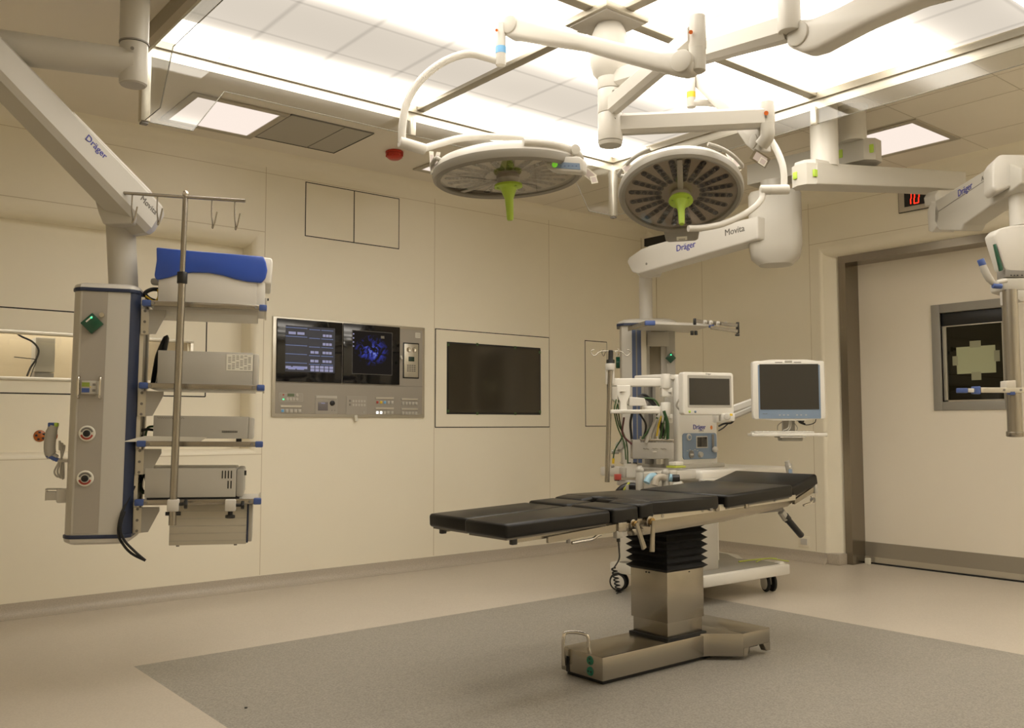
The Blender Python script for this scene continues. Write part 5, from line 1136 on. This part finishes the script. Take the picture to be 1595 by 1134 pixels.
b = MB(Mf); p = FM(1092, 688.5); b.box((p.x, p.z, .007), (.115, .078, .004), offw, bev=.002); b.box((p.x, p.z, .0088), (.10, .064, .003), scr, bev=.001)
p = FM(1109, 690); b.box((p.x, p.z, .0085), (.022, .115, .006), greyd, bev=.003); p = FM(1110, 700); b.sphere((p.x, p.z, .02), .020, white)
p = FM(1071.5, 681); b.lathe([(.022, 0), (.020, .008)], (p.x, p.z, .006), (0, 0, 1), white, 20); b.lathe([(.013, 0), (.012, .003)], (p.x, p.z, .0135), (0, 0, 1), bluep, 16)
p = FM(1075.5, 708); b.lathe([(.026, 0), (.024, .006)], (p.x, p.z, .006), (0, 0, 1), greyd, 18); b.box((p.x-.003, p.z, .014), (.03, .012, .008), white, bev=.003); p = FM(1089, 708); b.lathe([(.020, 0), (.017, .016)], (p.x, p.z, .006), (0, 0, 1), greyp, 20)
p = FM(1079, 702)
for k in range(5): b.box((p.x-.06+.025*k, p.z+.006*(k % 2), .0066), (.016, .004, .0006), offw)
b.build('panel_controls', bpn)
b = MB(Mf); p = FM(1089, 665.5); b.text('Dräger', .044, (p.x, p.z, .0008), (1, 0, 0), (0, 1, 0), text_blue, .0008); p = FM(1092, 671); b.box((p.x, p.z, .001), (.05, .010, .001), greyp); b.build('lettering', am_)
b = MB(Mf); p = FM(1108, 666); b.prism([(p.x+.014*math.cos(a/10*6.283)*(.8), p.z+.014*math.sin(a/10*6.283)) for a in range(10)], 0, .0012, mat('orange_flame_sticker', (.70, .22, .04), .5)); b.build('sticker', am_)
# machine monitor
def monitor(t, px0, py0, px1, py1, D, rz, inset, fr, bez, glassm, depth=.05, bottom=0.):
    c = W((px0+px1)/2, (py0+py1)/2, D); w = (px1-px0)/FPX*D/math.cos(YAW*1+rz)*1.0 if False else (px1-px0)/FPX*D
    h = (py1-py0)/FPX*D; ray = W((px0+px1)/2, 600, 1)-W((px0+px1)/2, 600, 0); az = math.atan2(ray.y, ray.x)-math.pi/2
    w /= max(.6, math.cos(az-rz)); M = PM(c, (math.cos(rz), math.sin(rz), 0), (0, 0, 1))
    b = MB(M); b.prism(rrect(w, h, .018), -depth, 0, fr, None, .007, 3); body = b.build('monitor_housing', t)
    i0, i1, i2, i3 = inset
    b = MB(M); b.prism(rrect(w-i0-i1, h-i2-i3, .006, cx=(i0-i1)/2, cy=(i3-i2)/2), 0, .0018, bez); b.build('bezel', body)
    return c, w, h, M, body
c, w, h, M, body = monitor(am_, 1065, 580, 1142.5, 646.5, 5.55, R(-18), (.033, .018, .018, .046), whitew, greyp, scr)
mm = tag(body, None)
b = MB(M); b.box((.006, .012, .0022), (w-.075, h-.098, .002), scr); b.build('screen', body)
b = MB(M); b.text('Dräger', .013, (0, h/2-.010, .0006), (1, 0, 0), (0, 1, 0), text_grey, .0004); b.sphere((-w/2+.045, -h/2+.020, 0), .008, green); b.sphere((-w/2+.085, -h/2+.020, 0), .008, bluep); b.build('buttons', body)
b = MB(); k = W(1134, 650, 5.56); b.box(W(1132, 650, 5.6), (.09, .05, .05), whitew, (0, 0, R(-30)), .008); b.cyl(W(1133, 649, 5.57), W(1132.5, 649, 5.51), .019, white, n=24, bev=.003); b.box(W(1139, 646, 5.55), (.014, .01, .014), yellow, (0, 0, R(-30))); b.build('rotary_knob', am_)
b = MB(); b.tube([W(1064, 618, 5.62), W(1057, 624, 5.62), W(1054, 632, 5.62), W(1060, 640, 5.62)], .006, offw, 8); b.build('monitor_cable', am_)
# arm and second screen with keyboard
b = MB(); b.beam(W(1140, 650, 5.9), W(1185, 631, 5.85), octo(.05, .035, .008), white); b.beam(W(1140, 638, 5.92), W(1185, 622, 5.87), octo(.05, .05, .01), whitew); b.box(W(1121, 650, 5.85), (.08, .05, .07), whitew, (0, 0, R(-20)), .01); b.build('monitor_arm', am_)
b = MB(); b.tube([W(1119, 664, 5.6), W(1128, 660, 5.6), W(1138, 659, 5.6), W(1143, 655, 5.6)], .006, black, 8); b.tube([W(1119, 671, 5.6), W(1126, 667, 5.6), W(1134, 660, 5.6)], .004, black, 8); b.build('cable', am_)
ps = thing('patient_data_screen', W(1231, 650, 5.75), 'square flat screen with blue-grey bezel above a keyboard, right of the anaesthesia machine', 'monitor')
c, w, h, M, body = monitor(ps, 1175, 562, 1283, 653, 5.62, R(-41), (.033, .030, .024, .004), whitew, bluep, scr, .055)
b = MB(M); b.prism([(-w/2+.012, h/2-.004), (w/2-.012, h/2-.004), (w*.25, h/2+.008), (-w*.25, h/2+.008)], -.045, -.003, whitew, None, .002); b.box((0, h/2-.004, .0), (.045, .014, .004), greyp, bev=.002); b.prism([(-w/2+.03, -h/2+.004), (w/2-.03, -h/2+.004), (w*.2, -h/2-.008), (-w*.2, -h/2-.008)], -.04, -.003, whitew, None, .002); b.build('housing_bow', body)
b = MB(M); b.box((.001, .020, .0026), (w-.083, h-.080, .002), scr); b.build('screen', body)
b = MB(M)
b.text('PHILIPS', .009, (-w/2+.072, -h/2+.034, .002), (1, 0, 0), (0, 1, 0), text_grey, .0003)
for k in (-.06, -.035, -.01, .045, .07, .10): b.box((k, -h/2+.026, .0022), (.010, .005, .0006), offw)
for k in (-.07, .045): b.box((k+.01, h/2-.009, .0012), (.045, .005, .0006), greyd)
b.build('buttons', body)
b = MB(); b.box(W(1228, 664, 5.70), (.075, .03, .13), greyp, (0, 0, R(-41)), .004); b.build('stand_neck', ps)
b = MB()
b.tube([W(1222, 655, 5.66), W(1212, 662, 5.66), W(1211, 670, 5.66)], .003, greyp, 6); b.tube([W(1230, 655, 5.64), W(1228, 666, 5.64), W(1220, 671, 5.64)], .004, white, 6); b.tube([W(1232, 656, 5.64), W(1231, 666, 5.64), W(1226, 673, 5.64)], .004, white, 6); b.tube([W(1236, 657, 5.66), W(1242, 666, 5.66), W(1240, 672, 5.66)], .003, greyp, 6)
b.build('white_cable', ps)
b = MB(); b.tube([W(1240, 654, 5.66), W(1248, 657, 5.66), W(1254, 661, 5.66), W(1244, 656, 5.66), (W(1252, 655, 5.66)), W(1247, 660, 5.66)], .005, black, 6); b.tube([W(1244, 658, 5.66), W(1256, 662, 5.66), W(1268, 659, 5.66), W(1271, 653, 5.66)], .003, black, 6); b.build('black_cable', ps)
ck = W(1231, 677, 5.52); Mk = PM(ck, (math.cos(R(-41)), math.sin(R(-41)), 0), (0, 0, 1))
b = MB(Mk); b.prism([(-.222, -.010), (.222, -.010), (.222, .008), (-.222, .008)], -.16, .0, whitew, None, .004); b.cyl((-.228, 0, -.02), (-.215, 0, -.02), .012, whitew, n=12); b.cyl((.215, -.002, -.02), (.226, -.002, -.02), .012, whitew, n=12); kt = b.build('keyboard_tray', ps)
kb = tag(MB(Mk).box((-.03, .013, -.075), (.36, .010, .12), white, None, .004).build('keyboard'), 'white keyboard on the narrow tray below the square screen', 'keyboard')
b = MB(Mk)
for r_ in range(5):
    for q in range(16): b.box((-.195+q*.0218, .0195, -.03-.022*r_), (.017, .004, .016), offw)
b.build('keys', kb)
b = MB(Mk); b.prism([(-.05, -.010), (.085, -.010), (.080, -.040), (-.045, -.040)], -.12, -.02, greyp, None, .006); b.prism([(-.062, -.012), (.095, -.012), (.095, -.020), (-.062, -.020)], -.14, .0, offw, None, .003); b.build('tray_bracket', ps)
# remote handle at the right end of the worktop
b = MB(); b.tube([W(1226, 718, 5.55), W(1229, 730, 5.55), (W(1231, 742, 5.55)), W(1231, 756, 5.55)], [.016, .020, .020, .020], greyp, 12); b.box(W(1231, 738, 5.52), (.022, .008, .055), bluep, (0, 0, R(-35)), .002)
for py in (727, 738, 745): b.box(W(1230, py, 5.52), (.010, .010, .008), paper, (0, 0, R(-35)))
b.build('grip_handle', am_)
# left articulated arms
AD = 5.60
def bar(px0, px1, py0, py1, D, th, m, bev=.008):
    V = VP(W(px0, (py0+py1)/2, D), W(px1, (py0+py1)/2, D)); b = MB(); V.slab(b, [(px0, py0), (px1, py0), (px1, py1), (px0, py1)], th, m, bev); return b, V
b, V = bar(950, 1043, 589, 602, AD, .07, whitew); b.build('upper_arm', am_)
b = MB(); V = VP(W(955, 620, AD-.05), W(990, 620, AD-.05)); V.slab(b, [(961, 600), (982, 600), (982, 615), (976, 627), (977, 640), (966, 640), (966, 627), (961, 615)], .04, whitew, .005); b.box(V.M @ Vector((V.uv(970, 610)[0], V.uv(970, 610)[1], .001)), (.035, .022, .001), offw, bev=.0003)
b.build('arm_bracket', am_)
b = MB(); V.slab(b, [(953, 602), (962, 602), (962, 622), (963, 630), (953, 622)], .05, offw, .004); V.slab(b, [(980, 618), (1004, 620), (1008, 632), (980, 632)], .05, white, .006); b.build('arm_block', am_)
b, V = bar(999, 1042, 632, 645, AD, .07, whitew); b.build('lower_arm', am_)
b, V = bar(952, 1028, 638, 644, AD-.12, .16, whitew, .004); 
for q in range(24): u, v = V.uv(968+q*2.3, 641.5); b.box(V.M @ Vector((u, v, .0006)), (.004, .008, .001), greyd)
b.build('ruler_shelf', am_)
for py in (611, 652):
    b, V = bar(1031, 1048, py-7, py+7, AD-.02, .08, whitew, .006); u, v = V.uv(1043, py); b.box(V.M @ Vector((u, v, .0006)), (.014, .04, .001), greyd); b.build('joint_block', am_)
for py in (594, 638): b = MB(); p = W(1037, py, AD-.0); b.cyl(p-Vector((0, 0, .045)), p+Vector((0, 0, .045)), .030, whitew, n=24, bev=.006); b.build('arm_pivot', am_)
# gas block
b, V = bar(985, 1050, 685, 715, AD-.05, .10, mat('gas_block_grey', (.42, .40, .36), .35, .3), .006); gb = b.build('gas_block', am_)
b = MB(); V.slab(b, [(997, 684), (1050, 684), (1050, 690), (997, 690)], .10, steelh, .003)
for px, n_ in ((1003, 4), (1017, 4), (1030, 4)):
    for q in range(n_): u, v = V.uv(px+q*2.3, 698.5+(q % 2)); b.box(V.M @ Vector((u, v, .001)), (.006, .010, .002), greyd)
u, v = V.uv(1021, 703.5); b.box(V.M @ Vector((u, v, .002)), (.05, .006, .006), white)
for px in (1000, 1013, 1025, 1036): u, v = V.uv(px, 682); b.cyl(V.M @ Vector((u, v-.012, -.03)), V.M @ Vector((u, v+.01, -.03)), .010, alum, n=12)
b.build('gas_ports', gb)
# hoses above the gas block
rnd = random.Random(7)
for i, (a, mid, top, m, r_) in enumerate((
    ((1036, 684), (1026, 640), (1004, 615), black, .009), ((1033, 684), (1020, 636), (1000, 618), black, .008), ((1030, 640), (1018, 622), (992, 622), greencable, .006),
    ((1011, 684), (1018, 660), (1028, 645), whitew, .010), ((1015, 684), (1022, 662), (1030, 646), offw, .009), ((1022, 684), (1026, 662), (1030, 648), yellow, .006),
    ((1028, 684), (1032, 664), (1036, 648), greencable, .007), ((1034, 684), (1038, 664), (1036, 646), greencable, .006), ((984, 684), (982, 660), (985, 642), black, .008),
    ((1002, 684), (1006, 662), (996, 644), black, .006), ((1000, 684), (1012, 668), (1024, 650), greencable, .007), ((984, 692), (970, 676), (972, 650), mat('maroon_hose', (.09, .02, .02), .4), .006),
    ((1006, 690), (1014, 670), (1022, 652), greyp, .010), ((1040, 684), (1040, 660), (1034, 640), mat('dark_green_hose', (.02, .07, .02), .4), .010))):
    b = MB(); D = AD+.02-.006*i; pts = [W(*a, D), W(*mid, D), W(*top, D)]
    if i < 3: pts.append(W(top[0]-14, top[1]+9, D))
    b.tube(pts, r_, m, 8); b.build('hose', am_)
for i, pts in enumerate((((960, 622), (957, 640), (962, 665), (972, 690), (975, 716)), ((964, 622), (960, 640), (964, 662), (970, 678), (958, 700), (955, 716)), ((962, 626), (966, 660), (976, 690), (978, 722)))):
    b = MB(); b.tube([W(*p, AD-.06+.02*i) for p in pts], .0042, (greencable, MATS['dark_green_hose'], greencable)[i], 8); 
    if i == 1: b.cyl(W(955.5, 714, AD-.04), W(955, 722, AD-.04), .008, yellow, n=10); b.cyl(W(956.5, 726, AD-.04), W(952, 727, AD-.04), .008, greyd, n=10)
    b.build('hose', am_)
# crank
b = MB(); b.cyl(W(966, 705, AD), W(970, 686, AD), .012, offw, n=12); b.cyl(W(970, 694, AD+.1), W(964, 694, AD-.02), .024, white, n=16); b.cyl(W(952, 704, AD), W(964, 704, AD), .014, greyp, n=14, bev=.003); b.build('crank', am_)
# pole
pp0, pp1 = W(945.5, 751, 5.50), W(950.5, 574, 5.57)
po = thing('infusion_pole', pp0, 'short steel infusion pole with white cap and wire hooks left of the anaesthesia machine', 'infusion pole')
b = MB(); b.cyl(pp0, pp1, .015, steel, n=18); b.build('lower_tube', po)
b = MB(); b.cyl(pp1-Vector((0, 0, .01)), W(950.5, 566, 5.57), .030, white, n=20, bev=.003); b.box(W(950, 586, 5.59), (.05, .05, .10), whitew, (0, 0, R(-35)), .006); b.cyl(W(951, 567, 5.57), W(951, 561, 5.575), .026, black, n=20); b.cyl(W(951, 562, 5.57), W(951.5, 546, 5.58), .015, black, n=14); b.build('white_cap', po)
hub = W(951, 548, 5.58)
for i, s_ in enumerate((-1, 1)):
    for k, ln in enumerate((1., .42)):
        b = MB(); d = RT*s_*ln; d2 = Vector((FW.x, FW.y, 0))*(0 if k == 0 else .08)
        if k: d = RT*s_*.4+Vector((FW.x, FW.y, 0))*(-.3*s_)
        o_ = hub+Vector((0, 0, .004)); q = lambda a, z: o_+d*a+Vector((0, 0, z))
        b.tube([q(0, 0), q(.05, 0), q(.075, -.008), q(.09, -.024), q(.105, -.026), q(.120, -.010), q(.115, .006), q(.100, .010)], .0028, steel, 8, k=4); b.build('hook', po)
# breathing system at the front of the machine
b, V = bar(962, 1010, 748, 756, 5.6, .05, white, .006); b.build('side_rail', am_)
b = MB(); V = VP(W(965, 740, 5.60), W(1060, 740, 5.60)); V.slab(b, [(974, 722), (992, 722), (994, 726), (994, 745), (976, 745), (972, 738)], .10, whitew, .008); b.build('suction_canister', am_)
b = MB()
for px in (980, 989): p = W(px, 724, 5.63); b.cyl(p-Vector((0, 0, .005)), p+Vector((0, 0, .015)), .014, black, n=14, bev=.003)
b.build('canister_cap', am_)
b = MB(); p = W(970, 736, 5.6); b.cyl(p-Vector((0, 0, .03)), p+Vector((0, 0, .03)), .022, greyp, n=16, bev=.003); p = W(962, 743, 5.58); b.box(p, (.04, .03, .035), redd, (0, 0, R(-35)), .003); p = W(957, 746, 5.58); b.cyl(p, p+RT*.03, .012, black, n=12); b.build('flow_meter', am_)
b = MB(); V = VP(W(1000, 750, 5.45), W(1060, 750, 5.45)); V.slab(b, [(1002, 736), (1055, 732), (1058, 750), (1058, 775), (1004, 775)], .14, mat('breathing_block', (.50, .47, .40), .4), .01); b.build('breathing_block', am_)
for px, y0, y1 in ((996.5, 733, 770), (1037, 737, 770)):
    b = MB(); p, q = W(px, y1, 5.35), W(px, y0, 5.37); b.cyl(p, q, .024, greyp, n=22, bev=.004); b.sphere(q, .026, greyp); b.build('breathing_tube', am_)
b = MB(); b.tube([W(1020, 742, 5.36), W(1015, 742, 5.34), W(1010, 746, 5.33), W(1007, 752, 5.32)], .020, mat('pale_blue_hose', (.30, .50, .62), .4), 16); b.build('blue_elbow', am_)
b = MB(); b.tube([W(1035, 744, 5.34), W(1028, 743, 5.32), W(1022, 747, 5.31), W(1020, 756, 5.30)], .020, mat('beige_hose', (.42, .38, .31), .4), 16); b.build('beige_elbow', am_)
b = MB(); b.tube([W(1047, 745, 5.34), W(1052, 745, 5.34), W(1058, 745, 5.34)], .022, black, 14); b.tube([W(1042, 744, 5.35), W(1048, 745, 5.35)], .023, MATS['pale_blue_hose'], 14); b.tube([W(1020, 738, 5.40), W(1022, 745, 5.38), W(1026, 750, 5.38)], .014, black, 12); b.build('black_connector', am_)
b = MB(); b.tube([W(1046, 762, 5.3), W(1052, 757, 5.3), W(1060, 756, 5.3), W(1064, 760, 5.3)], [.016, .022, .026, .020], greyp, 14, k=1); b.build('grey_knob', am_)
b = MB(); b.tube([W(958, 780, 5.5), W(964, 766, 5.5), (W(975, 758, 5.5)), W(990, 758, 5.5), W(1002, 764, 5.5), W(1008, 775, 5.5)], .022, black, 14); b.build('corrugated_hose', am_)
b = MB(); b.tube([W(973, 775, 5.42), W(972, 764, 5.42), W(976, 757, 5.42), W(980, 752, 5.44)], .006, MATS['yellow_green_tube'], 8); b.cyl(W(977, 772, 5.4), W(977, 755, 5.4), .010, greyp, n=12); b.build('drain_line', am_)
b = MB(); b.box(W(1053, 722, 5.55), (.07, .06, .025), whitew, (0, 0, R(-5)), .006); b.box(W(1053, 727, 5.55), (.09, .08, .012), MATS['yellow_green_tube'], (0, 0, R(-5)), .003); tag(b.build('valve_cap'), 'small white cap with a lime ring standing on the left end of the anaesthesia worktop', 'cap')

# ================================================================== OPERATING TABLE
ot = thing('operating_table', (3.2, 2.94, 0), 'black cushioned sectional operating table on a brushed steel column and low steel base', 'operating table')
bx0, bx1, by0, by1 = 2.775, 3.52, 2.808, 3.070
b = MB(); b.bx(bx0, bx1, by0, by1, .018, .119, steelh, .006); b.build('base_beam', ot)
b = MB()
foot = [(3.40, 3.07), (3.40, 2.81), (3.458, 2.800), (3.585, 2.690), (3.79, 2.690), (3.79, 3.19), (3.585, 3.19), (3.458, 3.08)]
def fz(z): return [Vector((x, y, z)) for x, y in foot]
b.prism([(3.583, 2.690), (3.79, 2.690), (3.79, 3.19), (3.583, 3.19)], .055, .124, steelh, None, .003)
b.prism([(3.42, 3.065), (3.42, 2.815), (3.458, 2.800), (3.585, 2.690), (3.585, 3.19), (3.458, 3.08)], .018, .124, steelh, None, .003)
for ya, yb2 in ((2.690, 2.72), (3.16, 3.19)):
    b.prism([(3.585, .056), (3.625, .056), (3.610, .018), (3.585, .018)], ya, yb2, steelh, Matrix(((1, 0, 0, 0), (0, 0, 1, 0), (0, 1, 0, 0), (0, 0, 0, 1))))
    b.prism([(3.735, .056), (3.79, .056), (3.79, .018), (3.758, .018)], ya, yb2, steelh, Matrix(((1, 0, 0, 0), (0, 0, 1, 0), (0, 1, 0, 0), (0, 0, 0, 1))))
b.build('base_foot', ot)
b = MB(); b.bx(bx0+.02, bx1-.01, by0+.02, by1-.02, .0, .02, blackr); b.bx(3.60, 3.76, 2.74, 3.14, .034, .06, blackr)
for x, y in ((3.68, 2.76), (3.68, 3.12)): b.cyl((x, y-.015, .025), (x, y+.015, .025), .025, greyd, n=20)
for x, y in ((2.83, 2.84), (2.83, 3.04)): b.cyl((x, y-.01, .012), (x, y+.01, .012), .012, greyd, n=14)
b.build('underside', ot)
b = MB(); hy = 2.985
b.tube([(bx0-.012, by1-.035, .045), (bx0-.018, by1-.035, .12), (bx0-.016, by1-.037, .172), (bx0-.004, by1-.042, .186), (bx0+.03, by1-.10+.02, .188), (bx0+.05, by1-.115, .180), (bx0+.055, by1-.12, .150), (bx0+.055, by1-.12, .118)], .0085, chrome, 12, k=4); b.build('brake_lever', ot)
b = MB(); b.bx(bx0-.002, bx0+.01, by1-.055, by1-.035, .018, .085, black); b.build('lever_slot', ot)
b = MB(); gk = mat('pedal_green', (.01, .15, .09), .35)
for z in (.093, .048):
    b.lathe([(.020, 0), (.018, .004)], (bx0-.0005, by0+.075, z), (-1, 0, 0), gk, 24)
    for dz in (-.008, .008): b.box((bx0-.005, by0+.075+(dz if z < .07 else 0), z+(dz if z > .07 else 0)), (.002, .007, .007), black)
b.build('round_button', ot)
kx0, kx1, ky0, ky1 = 3.205, 3.462, 2.822, 3.050
b = MB(); b.bx(kx0-.008, kx1+.008, ky0-.008, ky1+.008, .117, .132, blackr, .003); b.build('column_seal', ot)
b = MB(); b.bx(kx0+.007, kx1-.007, ky0+.007, ky1-.007, .13, .30, steel, .003); b.build('column_lower', ot)
b = MB(); b.bx(kx0, kx1, ky0, ky1, .200, .428, steel, .003)
for dy in (-.018, .0): b.sphere((kx0-.001, 2.95+dy, .417), .004, black)
b.sphere((3.36, ky0-.001, .418), .003, black); b.build('column_upper', ot)
b = MB(); loops = []; n = 7
for i in range(n*2+1):
    z = .424+(.650-.424)*i/(n*2); o_ = .016 if i % 2 else -.006
    x0, x1, y0, y1 = kx0-o_, kx1+o_, ky0-o_, ky1+o_
    loops.append([Vector((x0, y0, z)), Vector((x1, y0, z)), Vector((x1, y1, z)), Vector((x0, y1, z))])
b.sect(loops, blackr); bl_ = b.build('bellows', ot, 10)
# frame plates (tapered side cheeks)
CT = 2.94
def cheek(y0, y1):
    b = MB(); M_ = Matrix(((1, 0, 0, 0), (0, 0, 1, 0), (0, 1, 0, 0), (0, 0, 0, 1)))
    b.prism([(2.905, .628), (3.48, .650), (3.985, .690), (4.03, .708), (4.035, .728), (2.965, .722), (2.905, .70)], y0, y1, steelh, M_, .003); b.build('side_plate', ot)
cheek(2.708, 2.724); cheek(3.156, 3.172)
b = MB(); b.bx(2.93, 3.97, 2.724, 3.156, .668, .700, greyd); b.bx(3.16, 3.50, 2.76, 3.12, .640, .672, greyd); b.build('seat_frame', ot)
for y0, y1 in ((2.690, 2.706), (3.174, 3.190)):
    b = MB(); b.sect([[Vector((2.968, y, z)) for y, z in ((y0, .690), (y1, .690), (y1, .718), (y0, .718))], [Vector((4.03, y, z)) for y, z in ((y0, .722), (y1, .722), (y1, .748), (y0, .748))]], alum)
    yy = y0 if y0 < 3 else y1; sg = -1 if y0 < 3 else 1
    for x, z in ((3.03, .706), (3.30, .714), (3.50, .720), (3.85, .730)): b.cyl((x, yy, z), (x, yy+sg*.003, z), .008, greyp, n=14)
    for x in (3.40, 3.62): b.box((x, yy+sg*.004, .718), (.025, .012, .028), steelh, bev=.003)
    b.cyl((3.345, yy, .722), (3.345, yy+sg*.016, .722), .012, greyd, n=14)
    b.build('side_rail', ot)
for y0, y1 in ((2.700, 2.714), (3.166, 3.180)):
    b = MB(); b.sect([[Vector((2.22, y, z)) for y, z in ((y0, .656), (y1, .656), (y1, .680), (y0, .680))], [Vector((2.70, y, z)) for y, z in ((y0, .672), (y1, .672), (y1, .696), (y0, .696))]], steelh); b.box((2.207, (y0+y1)/2, .665), (.026, .020, .032), black, bev=.003); b.build('leg_rail', ot)
    s_ = -1 if y0 < 3 else 1; yo = (y0 if s_ < 0 else y1)+s_*.014
    b = MB(); b.sect([[Vector((2.36, yo+d, z)) for d, z in ((-.006, .645), (.006, .645), (.006, .668), (-.006, .668))], [Vector((2.74, yo+d, z)) for d, z in ((-.006, .660), (.006, .660), (.006, .692), (-.006, .692))]], steelh)
    b.box((2.765, yo, .678), (.05, .030, .040), steelh, bev=.004); b.box((2.75, yo, .648), (.035, .026, .03), greyp, bev=.004); b.box((2.81, yo+.004, .680), (.06, .020, .024), steelh, bev=.003); b.cyl((2.47, yo, .652), (2.47, yo, .636), .009, greyd, n=12)
    b.tube([(2.49, yo, .634), (2.54, yo, .637), (2.60, yo, .640), (2.63, yo, .652), (2.65, yo, .656)], .0065, steel, 8); b.build('leg_arm', ot)
# joint levers
for x, z, dx, dz, rr in ((2.83, .688, .045, -.105, .018), (2.935, .690, -.012, -.125, .024)):
    b = MB(); y = 2.672; b.cyl((x, y+.04, z), (x, y, z), rr, steelh, n=24, bev=.003); b.cyl((x, y, z), (x, y-.012, z), rr*.65, mat('brass_bush', (.45, .30, .12), .35, .9), n=20)
    b.beam((x, y-.014, z+.005), (x+dx, y-.016, z+dz), octo(.010, .020, .003), steelh, (1, 0, 0), octo(.012, .026, .003)); b.build('clamp_lever', ot)
b = MB(); b.bx(2.82, 2.95, 2.690, 2.712, .672, .706, steelh, .004); b.bx(2.80, 2.83, 2.70, 3.18, .655, .675, greyd); b.box((2.87, 2.70, .650), (.08, .03, .03), steelh, bev=.008); b.build('hip_joint', ot)
b = MB(); b.beam((3.962, 2.73, .665), (3.995, 2.725, .628), octo(.030, .036, .008), greyp); b.build('lever_socket', ot)
b = MB(); b.cyl((3.988, 2.726, .640), (4.115, 2.718, .535), .0165, black, n=20, bev=.004); b.cyl((3.985, 2.726, .643), (4.01, 2.725, .622), .020, black, n=20); b.build('black_handle', ot)
b = MB(); b.sect([[Vector((4.03, y, z)) for y, z in ((2.695, .700), (2.711, .700), (2.711, .722), (2.695, .722))], [Vector((4.20, y, z)) for y, z in ((2.695, .752), (2.711, .752), (2.711, .780), (2.695, .780))]], steelh)
b.build('head_rail', ot); b = MB()
b.sect([[Vector((4.03, y, z)) for y, z in ((3.170, .700), (3.186, .700), (3.186, .722), (3.170, .722))], [Vector((4.20, y, z)) for y, z in ((3.170, .752), (3.186, .752), (3.186, .780), (3.170, .780))]], steelh)
b.build('head_rail', ot); b = MB(); b.box((4.222, 2.705, .77), (.03, .03, .05), greyp, bev=.006); b.tube([(4.17, 2.69, .735), (4.165, 2.68, .716), (4.13, 2.675, .702), (4.07, 2.672, .694)], .006, chrome, 8); b.cyl((4.17, 2.69, .715), (4.17, 2.675, .715), .014, greyd, n=14); b.build('head_clamp', ot)
# cushions
def cushion(name, x0, x1, y0, y1, z0, z1, th, bev=.014, notch=None):
    b = bmesh.new(); bmesh.ops.create_cube(b, size=1)
    w, d = x1-x0, y1-y0; L = math.hypot(w, z1-z0)
    for v in b.verts: v.co = Vector((v.co.x*L, v.co.y*d, v.co.z*th))
    top = [e for e in b.edges]
    bmesh.ops.bevel(b, geom=top, offset=bev, segments=4, affect='EDGES', profile=.5)
    for v in b.verts:
        pass
    b.verts.index_update(); a = math.atan2(z1-z0, w)
    mb = MB(); mb.merge(b, leather, Matrix.Translation(((x0+x1)/2, (y0+y1)/2, (z0+z1)/2-th/2)) @ Euler((0, -a, 0)).to_matrix().to_4x4()); o = mb.build(name, ot, 60)
    mb = MB(); M_ = Matrix.Translation(((x0+x1)/2, (y0+y1)/2, (z0+z1)/2-th-.003)) @ Euler((0, -a, 0)).to_matrix().to_4x4(); mb.M = M_; mb.box((0, 0, 0), (L-.03, d-.03, .008), greyd); mb.build('support_board', o); return o
cushion('leg_cushion', 2.145, 2.700, 2.675, 2.940, .732, .752, .056)
cushion('leg_cushion', 2.165, 2.700, 2.950, 3.220, .732, .750, .056)
cushion('thigh_cushion', 2.712, 2.868, 2.675, 2.940, .757, .762, .066)
cushion('thigh_cushion', 2.712, 2.868, 2.950, 3.220, .757, .762, .066)
# seat cushion with cut-out at the front end and sloping lip
mb = MB(); zc_ = .775; poly = [(2.935, 2.672), (3.400, 2.672), (3.400, 3.222), (2.935, 3.222), (2.935, 3.03), (2.965, 3.0), (2.965, 2.90), (2.935, 2.87)]
mb.prism(poly, .715, .776, leather, None, .013, 4)
mb.prism([(2.872, .705), (2.96, .705), (2.96, .774), (2.935, .774), (2.872, .764)], -3.222, -3.03, leather, PM((0, 0, 0), (1, 0, 0), (0, 0, 1)), .012, 4)
mb.prism([(2.872, .705), (2.96, .705), (2.96, .774), (2.935, .774), (2.872, .764)], -2.87, -2.672, leather, PM((0, 0, 0), (1, 0, 0), (0, 0, 1)), .012, 4)
mb.prism([(2.93, .705), (2.99, .705), (2.99, .772), (2.95, .766)], -3.04, -2.86, leather, PM((0, 0, 0), (1, 0, 0), (0, 0, 1)), .008, 3)
mb.build('seat_cushion', ot, 60)
cushion('back_cushion', 3.452, 3.985, 2.672, 3.222, .776, .800, .060)
cushion('head_cushion', 4.000, 4.235, 2.690, 3.205, .790, .848, .060)
# pendant cord
b = MB(); b.cyl((2.752, 2.686, .640), (2.752, 2.686, .618), .008, black, n=10)
b.tube([(2.752, 2.686, .62), (2.77, 2.70, .58), (2.83, 2.76, .53), (2.90, 2.86, .475)], .0035, black, 6)
coil = [Vector((2.900+.011*math.cos(i*.9)+.0012*i, 2.86+.011*math.sin(i*.9)+.0006*i, .475-.0024*i)) for i in range(52)]
b.tube(coil, .0035, black, 6, smooth=False); b.build('coiled_cord', ot)
b = MB(); b.cyl(WZ(383, 1103, 0), WZ(383, 1103, 0)+Vector((0, 0, .004)), .006, black, n=12); tag(b.build('floor_speck'), 'tiny black speck on the dark floor area at the bottom left', 'debris')
for o in bpy.data.objects:
    if o.type == 'MESH' and o.parent is None and 'category' not in o and 'kind' not in o: print('UNTAGGED', o.name)
print('objects', len(bpy.data.objects))
